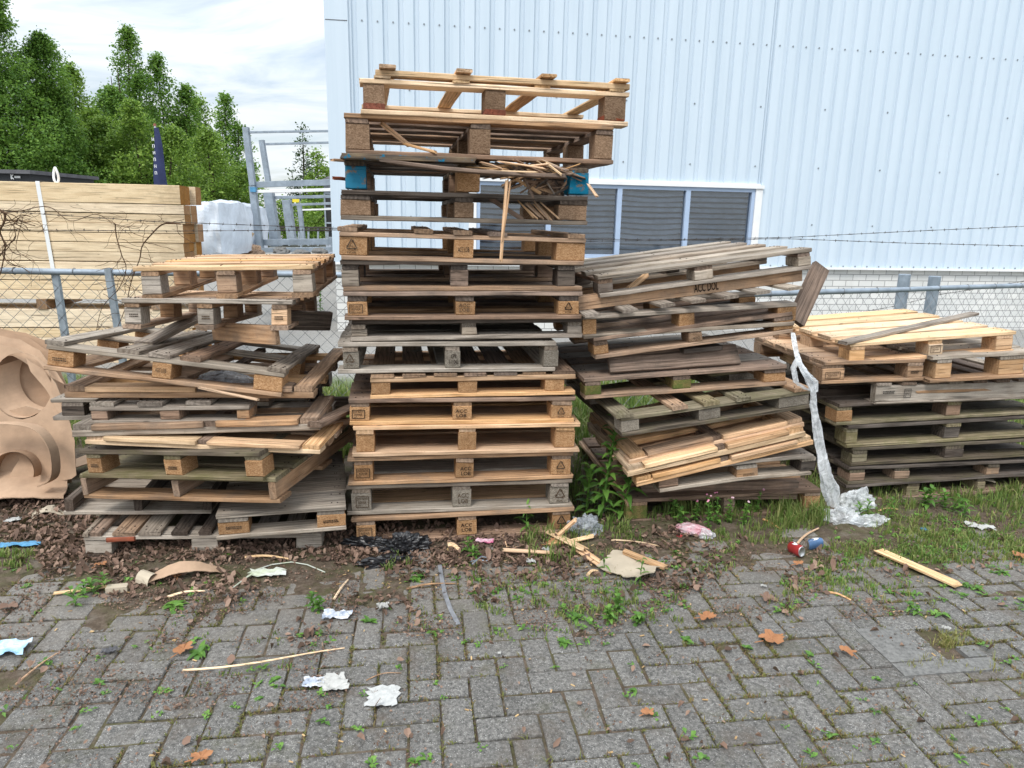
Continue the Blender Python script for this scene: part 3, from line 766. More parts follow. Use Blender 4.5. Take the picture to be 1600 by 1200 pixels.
for i in range(4):
    x0, x1 = W4[i]+.036, W4[i+1]-.036
    pn = MB(); pn.box((x0, .035, wz0+FR), (x1, .041, wz1-FR)); pn.build('pane', 'glass', win)
    sb = MB(); nS = 12; dz = (wz1-wz0-2*FR)/nS
    for k in range(nS):
        z = wz0+FR+dz*k; rr = random.Random(i*50+k); rr_s = rr.uniform(.1, 1)*(1.2 if i == 2 else .7)
        n6 = 8; a0 = len(sb.v)
        for j in range(n6+1):
            x = x0+(x1-x0)*j/n6; sg = -.026*math.sin(math.pi*j/n6)*(1 if i < 3 else .3)*rr_s+rr.uniform(-.0018, .0018)
            sb.v += [Vector((x, .075, z+sg+dz*.12)), Vector((x, .13, z+dz*.80+sg*.8))]
        for j in range(n6): a = a0+2*j; sb.f.append((a, a+2, a+3, a+1))
    sb.build('blind', 'slat', win)
p_ = MB(); p_.box((wx0, .15, wz0), (wx1, .2, wz1)); p_.build('dark_backing', 'slatgap', win)  # near-black panel behind the blinds, the unlit room's darkness put into its colour
# ---------------------------------------------------------------- fences
def fence(name, label, pts, h, pit, post_px):
    M = Matrix.Translation(pts[0]); root = thing('chain_link_fence', label, 'fence', M)
    mesh = MB(); rr = random.Random(3)
    a, b_ = pts; L = (b_-a).length; d = (b_-a)/L
    def P(s, z): return a + d*s + Vector((0, 0, z)) + Vector((0, 1, 0))*(.025*noise.noise(Vector((s*1.3, z*2, 4))))
    k = -int(h/pit)-1
    while k*pit < L:
        for sg in (1, -1):
            prev = None; pl = []
            for i in range(9):
                z = .03+(h-.05)*i/8; s = k*pit + (z if sg > 0 else h-z) + .006*noise.noise(Vector((k*.7, z*3, sg)))
                if 0 <= s <= L: pl.append(P(s, z-.0*abs(s)))
            if len(pl) > 1: mesh.tube(pl, .0019, 3, False)
        k += 1
    mesh.wbuild('wire_mesh', 'wire', root)
    r = MB(); r.tube([a+d*(L*i/12)+Vector((0, 0, h+.006*noise.noise(Vector((i*.9, 2, h))))) for i in range(13)], .024, 10); r.wbuild('top_rail', 'galvblue', root, True)
    tw = MB(); tw.tube([a+d*(L*i/30)+Vector((0, -.004, .05+.01*noise.noise(Vector((i, 5, h))))) for i in range(31)], .003, 4); tw.wbuild('tension_wire', 'wire', root)
    cl_ = MB(); s = .2
    while s < L:
        c0 = a+d*s+Vector((0, 0, h))
        cl_.tube([c0+Vector((0, .027*math.cos(t), .027*math.sin(t))) for t in [k*math.pi/5 for k in range(11)]], .003, 4); s += .42
    cl_.wbuild('tie_wire', 'wire', root)
    return root, P
fa = gnd(0, 423, 1.14); fb = gnd(215, 425, 1.14); dL = (fb-fa).normalized(); dL = Vector((math.cos(R_(6)), math.sin(R_(6)), 0))
A0 = fa - dL*2.2; A0.z = 0; J = fa + dL*4.0; J.z = 0
Rp = gnd(1265, 457, 1.03); Rq = gnd(1600, 446, 1.03); dR = (Rq-Rp).normalized(); Rp0 = Rp - dR*1.9; Rp0.z = 0; Rq2 = Rq+dR*1.5; Rq2.z = 0
fl, PL_ = fence('chain_link_fence', 'galvanised chain link fence in front of the stacked timber beams', (A0, J), 1.14, .112, None)
fr_, PR_ = fence('chain_link_fence', 'galvanised chain link fence in front of the white brick plinth', (Rp0, Rq2), 1.03, .118, None)
for (x0, y0, x1, y1, wpx) in ((86, 424, 104, 540, 16), (169, 419, 188, 540, 14)):
    Yp = fa.y+.06; b0 = at(x1, y1, Yp); t0 = at(x0, y0, Yp); dd = (b0-t0).normalized(); b0 = t0+dd*((t0.z+.05)/-dd.z)
    plank3('post', b0, t0, .052, .03, 'galv', fl, flat=False, rag=.0005)
for px, pt in ((1424, 430), (1472, 433)):
    t0 = at(px, pt, Rq.y-.2); t0.y += .12; po = MB(); po.tube([(t0.x, t0.y, -.05), (t0.x, t0.y, t0.z-.004), (t0.x, t0.y, t0.z)], [.056, .056, .05], 14); po.wbuild('post', 'galvblue', fr_, False)
def barbed(label, pl, Y):
    pts = []
    for (x0, y0), (x1, y1) in zip(pl, pl[1:]):
        k = max(2, int(math.hypot(x1-x0, y1-y0)/20))
        pts += [at(x0+(x1-x0)*i/k, y0+(y1-y0)*i/k+1.2*noise.noise(Vector((x0+i, y0, 3))), Y) for i in range(k)]
    pts.append(at(*pl[-1], Y)); mb = MB()
    n_ = len(pts)
    for ph in (0, math.pi):
        mb.tube([p+Vector((0, .0018*math.cos(i*2.1+ph), .0018*math.sin(i*2.1+ph))) for i, p in enumerate(pts)], .0016, 4)
    tot = 0
    for p0, p1 in zip(pts, pts[1:]):
        L = (p1-p0).length; s = .1-tot if tot < .1 else 0
        while s < L:
            c0 = p0+(p1-p0)*(s/L)
            for k in range(4):
                a = random.uniform(0, 6.28); e = Vector((random.uniform(-.004, .004), math.cos(a)*.013, math.sin(a)*.013)); mb.tube([c0, c0+e], .0013, 3)
            mb.tube([c0-Vector((.006, 0, 0)), c0+Vector((.006, 0, 0))], .0035, 5)
            s += .1
        tot = (tot+L) % .1
    o = mb.build('barbed_wire', 'rustwire'); recenter(o); tag(o, label, 'barbed wire')
yb = fa.y+.02
barbed('sagging upper strand of barbed wire tangled with dry vines before the timber beams', [(-60, 325), (60, 334), (240, 346), (400, 352), (560, 358)], yb)
barbed('nearly level lower strand of barbed wire in front of the timber beams', [(-60, 357), (0, 359), (280, 361), (560, 359)], yb)
barbed('strand of barbed wire rising to the right across the cladding', [(905, 374), (1060, 374), (1230, 371), (1430, 361), (1680, 350)], Rp.y+.1)
barbed('strand of barbed wire dropping to the right across the cladding', [(905, 377), (1060, 375.5), (1230, 373), (1420, 380), (1680, 386)], Rp.y+.14)
barbed('loose barbed wire strand sagging behind the rail beside the two round posts', [(1290, 498), (1400, 478), (1470, 460), (1560, 446), (1680, 425)], Rq.y+.12)
# dry vines on the left fence
def vine(label, pl, r, seed):
    rr = random.Random(seed); Y = fa.y-.03
    def spl(pl, n=7):
        o = []
        for i in range(len(pl)-1):
            p0 = pl[max(i-1, 0)]; p1 = pl[i]; p2 = pl[i+1]; p3 = pl[min(i+2, len(pl)-1)]
            for k in range(n):
                t = k/n
                o.append(tuple(.5*(2*p1[j]+(p2[j]-p0[j])*t+(2*p0[j]-5*p1[j]+4*p2[j]-p3[j])*t*t+(3*p1[j]-p0[j]-3*p2[j]+p3[j])*t**3) for j in (0, 1)))
        o.append(pl[-1]); return o
    mb = MB(); s = spl(pl); pts = [at(x, y, Y+.02*noise.noise(Vector((x*.03, y*.03, seed)))) for x, y in s]
    mb.tube(pts, [r*(1-.6*i/len(pts)) for i in range(len(pts))], 5)
    for _ in range(int(len(pts)*.42)):
        i = rr.randrange(len(pts)); x, y = s[i]; a = rr.uniform(0, 6.28); q_ = [(x, y)]
        for k in range(7): a += rr.uniform(-.6, .6); x += 7*math.cos(a); y += 5*math.sin(a)+1; q_.append((x, y))
        mb.tube([at(x, y, Y+rr.uniform(-.03, .03)) for x, y in q_], r*.35, 4)
    o = mb.build('dry_vine', 'twig'); recenter(o); tag(o, label, 'dry vine')
vine('brown leafless vine looping along the upper barbed wire by the white strap', [(0, 333), (30, 330), (75, 323), (110, 345), (150, 335), (180, 350), (215, 357), (225, 345)], .0035, 1)
vine('thick twisted dry vine stem climbing at the left edge of the fence', [(0, 328), (8, 336), (5, 350), (0, 362), (8, 385), (4, 412), (0, 430)], .009, 2)
vine('forked dry vine hanging across the beam ends near the orange end grain', [(282, 350), (255, 350), (235, 368), (222, 385), (218, 405), (205, 440), (196, 480), (180, 520)], .006, 3)
vine('thin dry vine dropping straight down the middle of the fence', [(180, 350), (182, 370), (190, 398), (197, 420), (186, 450), (160, 480), (150, 520)], .0045, 4)
vine('tangle of thin dry vine shoots low at the left end of the fence', [(0, 400), (10, 385), (24, 372), (22, 350), (35, 340), (25, 385), (38, 400), (55, 410)], .004, 5)
# ---------------------------------------------------------------- things behind the fence
YB = 7.4
a0 = at(0, 287, YB); bd_ = Vector((math.cos(R_(7)), math.sin(R_(7)), 0)); bn = Vector((-math.sin(R_(7)), math.cos(R_(7)), 0))
bend_ = at(284, 292, YB+.0); s_end = (bend_-a0).dot(bd_)-.09
base_pt = Vector((a0.x, a0.y, 0))
wood('beam', (.60, .48, .325), (.76, .635, .45), (.62, .50, .35), .35, vlo=.95, vhi=1.1)
wood('beamend', (.36, .19, .075), (.52, .31, .14), (.30, .16, .07), .4, vlo=.85, vhi=1.1)
def bundle(label, ztop, nrow, rowh, nc, strap):
    root = thing('timber_bundle', label, 'timber', Matrix.Translation(base_pt+bd_*(s_end-2.2)+Vector((0, 0, ztop-nrow*rowh))), 'bundles of timber beams')
    L = 5.2
    for r_ in range(nrow):
        zc = ztop-rowh*(r_+.5)
        for c_ in range(nc):
            off = random.uniform(-.035, .03); y = .005+c_*.2+.098
            gap = .006 if r_ % 2 == 0 else .003
            if c_ > 1 and r_ > 0: sub = [(0, rowh-gap)]
            else: sub = [(-rowh/4, rowh/2-.003-gap/2), (rowh/4, rowh/2-.003-gap/2)] if r_ else [(0, rowh-gap)]
            for dz, hh in sub:
                c0 = base_pt + bd_*(s_end-L/2+off) + bn*(y+random.uniform(-.006, .006)) + Vector((0, 0, zc+dz))
                M = Matrix((bd_, bn, Vector((0, 0, 1)))).transposed().to_4x4(); M.translation = c0
                vs, fs = board_geo(L, .19, hh, random.uniform(-.004, .004), .0015, .004, .002)
                o = mk('beam', vs, fs, 'beam', root, WM[root.name].inverted() @ M, mats=['beam', 'beamend'], midx=None)
                o.data.polygons[len(o.data.polygons)-1].material_index = 1; o.data.polygons[len(o.data.polygons)-2].material_index = 1
    if strap:
        st = MB(); sx = at(60, 300, YB).x
        f0 = base_pt+bd_*((at(57, 300, YB)-a0).dot(bd_)); pts = []
        ps = [(0.19, .004), (0.0, .005), (-.003, -.02), (-.004, -.3), (-.004, -.7), (-.004, -1.2)]
        n0 = 0
        for w_ in (-.02, .02):
            for k, (yy, zz) in enumerate(ps):
                st.v.append(f0+bn*yy+bd_*(w_+.05*yy*4+ -.02*zz*0 + .08*max(0, -zz)*.6)+Vector((0, 0, ztop+zz)))
        k6 = len(ps); st.f = [(i, i+1, k6+i+1, k6+i) for i in range(k6-1)]
        lp = f0+bn*.2+bd_*.09+Vector((0, 0, ztop))
        st.tube([lp+bd_*(.022*math.sin(t))+Vector((0, 0, .075-.075*math.cos(t)))+bn*.01*math.sin(2*t) for t in [k*math.pi/8 for k in range(17)]], .012, 6)
        o = st.wbuild('lifting_strap', 'white', root)
    return root
zT = a0.z+.03
bundle('upper bundle of pale sawn timber beams tied with a white strap', zT, 6, .2, 3, True)
zb = zT-1.2-.11
bundle('lower bundle of pale sawn timber beams under the strapped bundle', zb, 4, .2, 3, False)
for k in range(4):
    s = s_end-.35-k*1.15
    c0 = base_pt+bd_*s+Vector((0, 0, zT-1.2-.055)); o = plank3('bearer', c0+bn*(-.005), c0+bn*.8, .1, .105, 'tan')
    tag(o, 'short square wooden bearer in the gap between the two timber bundles', 'bearer', 'bearers between the timber bundles')
# white wrapped packs
def wrapped(label, px0, px1, py0, py1, Y, dep):
    p0 = at(px0, py1, Y); p1 = at(px1, py0, Y); cx = (p0.x+p1.x)/2; hx = (p1.x-p0.x)/2; zt_, zb_ = p1.z, max(0, p0.z)
    bm = bmesh.new(); bmesh.ops.create_cube(bm, size=2); bmesh.ops.subdivide_edges(bm, edges=bm.edges[:], cuts=15, use_grid_fill=True)
    for v in bm.verts:
        p = v.co.copy(); r = max(abs(p.x), abs(p.y), abs(p.z)); s = p.normalized()*1.25
        p = p*.72+s*.28; o_ = Vector((px0, 0, 0))
        k = 1+.12*noise.noise(p*1.5+o_)+.035*noise.noise(p*Vector((7, 7, 1.5))+o_ if False else Vector((p.x*6, p.y*6, p.z*1.3))+o_)+.012*noise.ridged_multi_fractal(p*2.4+o_, 1, 2, 2, .9, 2)
        v.co = Vector((cx+p.x*hx*k, Y+dep/2+p.y*dep/2*k, (zt_+zb_)/2+p.z*(zt_-zb_)/2*(1+(k-1)*1.2)))
        v.co.z = max(v.co.z, .01)
    me = bpy.data.meshes.new('wrapped_pack'); bm.to_mesh(me); bm.free(); me.materials.append(MAT['wrap'])
    o = bpy.data.objects.new('wrapped_pack', me); COL.objects.link(o); recenter(o)
    tag(o, label, 'wrapped pack', 'packs wrapped in white film')
wrapped('white film wrapped pack standing right beside the orange timber ends', 292, 340, 316, 398, 9.0, 1.2)
wrapped('smaller white film wrapped pack farthest from the timber', 334, 374, 320, 396, 10.6, 1.2)
# galvanised steel frame
fr0 = thing('steel_frame', 'grey galvanised steel rack frame with leaning posts beside the warehouse', 'steel frame', at(450, 400, 11.5)*1.0)
def sbar(p, q_, Y0, Y1, w_, nm='beam', mat='galvblue', d=None):
    plank3(nm, at(*p, Y0), at(*q_, Y1), w_, d or w_, mat, fr0, flat=False, rag=.0005)
sbar((384, 199), (395, 290), 11, 11, .085, 'post'); sbar((395, 291), (408, 402), 11, 11, .095, 'post')
sbar((409, 219), (420, 290), 12.2, 12.2, .08, 'post'); sbar((420, 300), (432, 385), 12.2, 12.2, .15, 'post')
sbar((448, 312), (457, 380), 14, 14, .15, 'post'); sbar((468, 320), (474, 378), 16, 16, .09, 'post')
sbar((386, 207), (540, 204), 11, 11, .032); sbar((412, 225), (540, 222.5), 12.2, 12.2, .036)
sbar((392, 289), (545, 284), 11.05, 11.05, .085); sbar((397, 299.5), (545, 295.5), 11, 11, .045, mat='white')
sbar((420, 309), (545, 306), 12.25, 12.25, .05); sbar((450, 320), (545, 317), 14, 14, .045); sbar((470, 328), (545, 325.5), 16, 16, .035, mat='white')
sbar((400, 379), (545, 377), 11.1, 11.1, .09); sbar((404, 391), (545, 389), 10.9, 10.9, .07)
sbar((515, 372), (524, 392), 10.95, 10.95, .05, 'post')
rb = MB(); rb.box((-.04, -.04, 0), (.04, .04, .07)); Mb = WM[fr0.name].inverted() @ Matrix.Translation(at(396.5, 300, 10.96)); rb.build('blue_cap', 'bluepl', fr0, M=Mb)
# railing
ra = thing('railing', 'dark low railing behind the steel frame posts', 'railing', at(450, 400, 17)*1.0)
for yy in (355.5, 359.5): plank3('rail', at(385, yy, 17), at(560, yy+.5, 17), .04, .04, 'rustwire', ra, rag=.001)
for k in range(10):
    x = 392+k*15; plank3('post', at(x, 384, 17.02), at(x, 356, 17.02), .04, .04, 'galv', ra, flat=False, rag=.001)
# rubble behind
for i, (x, y, s) in enumerate(((392, 392, .22), (400, 398, .2), (384, 402, .22), (440, 396, .18), (470, 400, .2), (500, 396, .17))):
    crumple('rubble_heap', ['orange offcut heap left of the steel posts','low wood rubble heap under the wrapped pack','pale wood rubble heap at the foot of the wrapped pack','grey rubble heap between the steel posts','dark rubble heap behind the lowest beam','grey brick rubble heap near the warehouse corner'][i], 'rubble', at(x, y, 10.2), (s*.7, s*.7, s*.45), 'tan' if i < 3 else 'concrete', i+3, .7, 3)
plank3('offcut_board', at(388, 372, 10.1), at(393, 363, 10.1), .08, .03, 'pale', label='pale offcut board sticking up from the rubble by the steel post', flat=False)
# flag banner
fl_ = thing('flag', 'furled navy flag with white lettering on a slim pole', 'flag', Vector((at(246, 290, 22).x, 22, 0)))
zt0 = at(247, 197, 22).z; zb0 = at(247, 300, 22).z; fx = at(246, 240, 22).x
p_ = MB(); p_.tube([(fx, 22, 0), (fx, 22, zt0)], [.05, .03], 8); p_.wbuild('pole', 'white', fl_)
p_ = MB(); p_.tube([(fx, 22, zt0), (fx, 22, zt0+.07)], [.05, .03], 8); p_.wbuild('pole_cap', 'redend', fl_)
p_ = MB(); n_ = 24
for i in range(n_+1):
    z = zt0-.05-(zt0-.05-.6)*i/n_; wd = .06+.16*min(1, i/14)
    for k in range(9):
        a = 2*math.pi*k/8; rr_ = 1+.28*math.cos(3*a+i*.12)
        p_.v.append(Vector((fx+.04+.02*math.sin(i*.5)+wd*math.cos(a)*rr_, 21.97+wd*.5*math.sin(a)*rr_, z)))
for i in range(n_):
    for k in range(8): a = i*9+k; p_.f.append((a, a+1, a+10, a+9))
cl_ = p_.wbuild('cloth', 'navy', fl_, True)
ltr = MB()
for k in range(6):
    z = at(247, 218+k*10.5, 21.8).z
    for dx in (-.035, .035): ltr.box((fx+.03+dx*.7-.007, 21.735, z-.045), (fx+.03+dx*.7+.007, 21.745, z+.045))
    zz = z+(.035 if k % 2 else -.01); ltr.box((fx+.006, 21.735, zz), (fx+.054, 21.745, zz+.014))
o = ltr.wbuild('lettering', 'white', fl_)
# black container at the far left
cb = thing('site_container', 'black flat-roofed site container with a small white logo at the left edge', 'container', Vector((at(0, 285, 16).x, 16, 0)))
tl = at(-60, 259, 16); tr = at(47, 276, 16); p_ = MB(); p_.box((tl.x, 16, 0), (tr.x, 18.4, at(0, 271, 16).z)); p_.wbuild('body', 'blackbox', cb)
p_ = MB(); p_.box((tl.x-.1, 15.9, at(0, 271, 16).z+.001), (tr.x+.08, 18.5, at(0, 265, 16).z)); p_.wbuild('roof', 'roofgrey', cb)
p_ = MB(); lc = at(21, 276.3, 15.98); p_.tube([lc+Vector((-.05, 0, -.05)), lc+Vector((-.05, 0, .05))], .012, 5); p_.tube([lc+Vector((-.05, 0, 0)), lc+Vector((0, 0, .05))], .012, 5); p_.tube([lc+Vector((-.05, 0, 0)), lc+Vector((0, 0, -.05))], .012, 5)
for k in range(5): p_.box((lc.x+.03+k*.026, 15.97, lc.z-.025), (lc.x+.045+k*.026, 15.98, lc.z+.02))
p_.wbuild('logo', 'white', cb)
# grey-roofed house behind the frame
hs_ = thing('house', 'small grey-roofed house with a dark grid window behind the steel frame', 'house', Vector((at(520, 380, 19).x, 19, 0)))
h0 = at(506, 300, 19); hx = h0.x; ze = at(506, 289, 19).z; zp = at(527, 250, 19).z
p_ = MB(); p_.box((hx, 19, 0), (hx+4.5, 25, ze)); p_.wbuild('wall', 'slat', hs_)
p_ = MB(); x0 = at(489, 289, 18.7).x; p_.add([(x0, 18.6, ze), (x0+7, 18.6, ze), (x0+7, 25.4, ze), (x0, 25.4, ze), (x0+3.0, 21, zp+1.2), (x0+4, 21, zp+1.2)], [(0, 1, 5, 4), (1, 2, 5), (2, 3, 4, 5), (3, 0, 4), (0, 3, 2, 1)]); p_.wbuild('roof', 'roofgrey', hs_)
wz0_, wz1_ = at(512, 371, 18.97).z, at(512, 302, 18.97).z; wxa, wxb = at(502, 340, 18.97).x+.12, at(526, 340, 18.97).x+.6
p_ = MB(); p_.box((wxa, 18.95, wz0_), (wxb, 18.98, wz1_)); wn = p_.wbuild('window', 'darkglass', hs_)
p_ = MB()
for k in range(4): z = wz0_+(wz1_-wz0_)*k/3; p_.box((wxa, 18.92, z-.02), (wxb, 18.945, z+.02))
for k in range(5): x = wxa+(wxb-wxa)*k/4; p_.box((x-.02, 18.915, wz0_), (x+.02, 18.94, wz1_))
o = p_.wbuild('window_frame', 'galv', hs_)
# yellow sign
sg = thing('yellow_sign', 'small yellow notice board between the steel posts in front of the trees', 'sign', Vector((at(462, 312, 18).x, 18, 0)))
pa, pb = at(457, 316, 18), at(464, 311, 18); p_ = MB(); p_.box((pa.x, 18, pa.z), (pb.x+.05, 18.03, pb.z)); p_.wbuild('board', 'yellow', sg)
p_ = MB(); p_.tube([(pa.x+.15, 18.05, 0), (pa.x+.15, 18.05, pb.z)], .03, 6); p_.wbuild('pole', 'galv', sg)
# ---------------------------------------------------------------- trees
def leafcluster(V, Fc, c, r, n, s, rr):
    for _ in range(n):
        p = c+Vector((rr.gauss(0, r), rr.gauss(0, r), rr.gauss(0, r*.8)))
        a = Vector((rr.gauss(0, 1), rr.gauss(0, 1), rr.gauss(0, .7)-.25)).normalized(); b_ = a.cross(Vector((rr.gauss(0, .6), rr.gauss(0, .6), 1))).normalized()
        ss = s*rr.uniform(.6, 1.35); k = len(V); nn = a.cross(b_)
        V += [p-a*ss*.6, p+b_*ss*.38+nn*ss*.1, p+a*ss*.6, p-b_*ss*.38+nn*ss*.1]; Fc.append((k, k+1, k+2, k+3))
def tree(label, px, top, hw, Y, mat, seed, spires, dens=1.0, bot=400, sparse=0, cat='tree'):
    rr = random.Random(seed); c0 = at(px, 340, Y); X0 = c0.x; zt_ = at(px, top, Y).z; Rw = hw*Y/F
    root = thing('tree', label, cat, Vector((X0, Y, 0)), 'trees behind the yard')
    V = []; Fc = []; s = .0031*Y
    tk = MB(); tk.tube([(X0+.1*noise.noise(Vector((k, seed, 0))), Y, zt_*.8*k/8) for k in range(9)], [.015+.15*(1-k/8) for k in range(9)], 8)
    # each spire: (dx in crown widths, top fraction, radius fraction, bottom fraction)
    lb = MB()
    for (dx, tf, rf, bf) in spires:
        ztp = zt_*tf; zb_ = max(.4, zt_*bf); R = Rw*rf*1.55; ya = rr.uniform(-.5, .5)*Rw
        lb.tube([(X0, Y, max(.6, zb_*.9+.3)), (X0+dx*Rw*.6, Y+ya*.5, zb_+(ztp-zb_)*.35), (X0+dx*Rw, Y+ya, ztp*.97)], [.09, .06, .015], 6)
        area = R*(ztp-zb_); n = int(dens*area/(s*s)*1.2)
        for _ in range(n):
            t = rr.random()**1.15
            prof = (1-t)**.58*(.7+.3*min(1, t*5))
            ang = rr.uniform(0, 6.283); lump = .74+.75*noise.noise(Vector((math.cos(ang)*1.4+dx*3, math.sin(ang)*1.4+seed, t*5.5)))
            rad = R*prof*lump*(rr.random()**.38)
            c = Vector((X0+dx*Rw*(.55+.45*t)+rad*math.cos(ang), Y+ya+rad*math.sin(ang)*.9, zb_+(ztp-zb_)*t))
            if noise.noise(c*(2.2/Rw*1.2)+Vector((seed, 0, 0))) < -.22+sparse: continue
            leafcluster(V, Fc, c, s*1.3, 8, s, rr)
    tk.wbuild('trunk', 'bark', root); lb.wbuild('limbs', 'bark', root)
    worldpart('crown', V, Fc, mat, root)
S1 = [(0, 1, .8, .03), (-.55, .86, .6, .03), (.5, .84, .55, .03), (.75, .58, .42, .03)]
tree('massive dark green broadleaf tree at the far left, the tallest', 0, -150, 150, 26, 'treeA', 1, [(0, 1, .85, .02), (-.6, .9, .6, .02), (.36, .82, .55, .02), (.55, .66, .48, .02), (.68, .5, .42, .02)], 1.35)
tree('tall pointed tree with sky showing through its narrow top, right of the tallest one', 207, 34, 84, 33, 'treeA', 2, [(0, 1, .50, .25), (-.25, .80, .5, .02), (.3, .78, .55, .02), (0, .7, .8, .02), (-.75, .66, .45, .02)], 1.0, sparse=.06)
tree('short bushy tree filling the gap left of the pointed tree', 150, 108, 86, 31, 'treeB', 3, [(0, 1, .6, .02), (.4, .75, .6, .02), (-.4, .8, .6, .02)], 1.0)
tree('slender tree with twin tips behind the navy flag', 276, 92, 78, 36, 'treeA', 4, [(0, 1, .45, .3), (.35, .86, .5, .02), (-.35, .74, .6, .02), (.1, .7, .8, .02)], 1.0, sparse=.05)
tree('yellowish green tree directly behind the wrapped packs', 318, 134, 72, 40, 'treeB', 5, [(0, 1, .42, .3), (.3, .72, .7, .02), (-.3, .76, .7, .02)], 1.0, sparse=.04)
tree('dark narrow tree with a pointed top just left of the steel frame', 357, 148, 58, 44, 'treeA', 6, [(0, 1, .62, .05), (.35, .8, .5, .02), (.8, .55, .4, .02)], 1.0)
tree('low light green tree growing below the dark pointed one', 338, 205, 76, 34, 'treeB', 7, [(0, 1, .7, .02), (.5, .7, .6, .02), (-.5, .85, .6, .02)], 1.0)
tree('low broad tree under the flag and behind the beams', 235, 165, 95, 29, 'treeB', 8, [(0, 1, .7, .02), (.5, .85, .6, .02), (-.5, .9, .6, .02)], 1.0)
tree('low dark tree above the site container', 95, 140, 100, 28, 'treeB', 9, [(0, 1, .7, .02), (.5, .85, .6, .02), (-.5, .95, .6, .02)], 1.0)
tree('sparse conifer with drooping tips seen through the steel frame', 478, 194, 34, 42, 'conifer', 10, [(0, 1, .42, .3), (-.5, .62, .45, .2), (.3, .7, .7, .2)], .75, sparse=.12)
tree('round green tree between the conifer and the warehouse corner', 500, 232, 34, 38, 'treeB', 11, [(0, 1, .7, .02), (.5, .8, .6, .02), (-.4, .7, .6, .02)], .9)
tree('low bush-like tree behind the railing and steel posts', 445, 312, 60, 36, 'treeB', 12, [(0, 1, .6, .02), (.7, .95, .6, .02), (-.7, .9, .6, .02), (1.2, .9, .5, .02)], 1.0)
# ---------------------------------------------------------------- pallets
GT, GL, GR, GF = 'pallets in the tall centre stack', 'pallets in the leaning left stack', 'pallets in the crooked stack right of the tall one', 'pallets in the low stack at the right'
EP = ['box', 'ACC\nLOB', 'tri']
Y0 = gnd(551, 853).y
def T(label, bl, br, top, bx, dY=0, **k):
    k.setdefault('D', 1.12); k.setdefault('yaw', 9)
    return pallet(label, bl, br, top, Y0+dY, bx=bx, group=GT, **k)
T('tan pallet standing on the ground at the very bottom of the tall centre stack', (551, 853), (896, 833), (551, 811), [(557, 587), (715, 744.5), (862.5, 891)], mats=['fresh', 'tan', 'tan'], nb=6, mat='tan', bmat='chip', stamps=EP, botmat='brown')
T('grey weathered pallet with faded stamped blocks, second from the ground in the tall centre stack', (543, 806), (894, 793), (543, 760), [(550, 580), (707, 735.5), (859, 887.5)], .01, mats=['silver', 'grey'], mat='grey', bmat='chipgrey', stamps=EP, botmat='silver')
T('tan pallet printed ACC LOB resting on the grey stamped pallet of the tall stack', (545, 759), (896, 748), (545, 715.5), [(554, 583), (712, 739.5), (861, 891)], .005, mats=['tan', 'brown', 'tan'], mat='tan', bmat='chip', stamps=EP, botmat='tan')
T('fresh pale pallet with plain unprinted chipboard blocks in the lower half of the tall stack', (551, 714.5), (904, 706), (549, 667), [(557, 585.5), (717, 744), (867, 897)], -.01, mats=['fresh', 'tan'], mat='fresh', bmat='chip', botmat='fresh')
T('orange tan ACC LOB pallet with a dark left deck edge, below the clean narrow one', (545, 665), (897, 660), (547, 624), [(547.5, 577.5), (708, 737), (861, 892.5)], .0, mats=['brown', 'tan', 'brown'], mat='tan', bmat='chip', stamps=EP, botmat='fresh')
T('clean narrow pallet with seven red-brown board ends and a chipped lower left board', (580, 624), (899, 617), (580, 586), [(581, 610), (717, 745.5), (852, 881)], .02, tv='y', nb=7, mats=['brown', 'tan', 'brown'], mat='fresh', strmat='fresh', bmat='chip', botmat='fresh', ts=.024, td=.014)
T('silver grey pallet printed CP9 on its middle block', (529, 584), (868, 580), (527, 536), [(536, 561), (695.5, 718.6), (849, 871)], .0, mats=['silver'], mat='silver', bmat='chipgrey', stamps=['tri', 'CP9\n111043', None], bt='p', botmat='silver', strmat='grey', ts=.022)
T('dark grey pallet with plain wooden blocks just above the one printed CP9', (549, 533.5), (909.5, 528), (549, 501), [(549, 573), (722, 745), (887, 909)], .03, mats=['dark', 'grey'], mat='grey', bmat='grey', bt='x', botmat='grey', nb=7)
T('brown ACC LOB pallet at mid height of the tall stack, dark caps on its blocks', (538, 501), (909.5, 498.5), (540, 456), [(543, 574), (712, 742), (873, 904)], .0, mats=['tan', 'brown'], mat='brown', strmat='dark', bmat='chip', stamps=EP, botmat='tan', ts=.026, nbot=5)
T('dark brown pallet with plain wooden blocks showing white bricks through its gaps', (535, 455), (910, 454.5), (530, 407), [(535, 561), (704.5, 732), (871, 898)], .01, mats=['dark'], mat='dark', bmat='brown', botmat='tan', strmat='dark', blockmats=['grey', 'brown', 'dark'])
T('warm tan pallet with printed chipboard blocks and five loose board ends on top', (531, 406), (913, 415), (531, 354.5), [(531, 574), (710, 740), (869, 913)], .0, tv='y', nb=5, frac=(.03, .33, .49, .63, .96), deckw=.085, mats=['tan', 'brown', 'tan'], mat='brown', strmat='tan', bmat='chip', botmat='tan', stamps=['tri', 'ACC LOB', None], D=1.0)
T('charcoal grey pallet with rough brown chipboard blocks under the blue painted one', (531, 343.5), (917, 352), (531, 296), [(532, 579), (711, 741), (873, 917)], .0, nb=3, deckw=.10, mats=['dark'], mat='dark', bmat='chipbrown', botmat='grey', strmat='dark')
t13 = T('broken pallet with blue painted corner blocks and a splintered sagging deck', (539, 294.5), (919, 304.5), (537, 243), [(539, 572), (714, 749), (890, 919)], .0, nb=5, deckw=.13, mats=['bluewood', 'dark', 'dark', 'brown', 'dark'], mat='dark', bmat='brown', bt=None, blockmats=['bluepaint', 'chip', 'bluepaint'], strmat='bluewood', skipdeck=(0,))
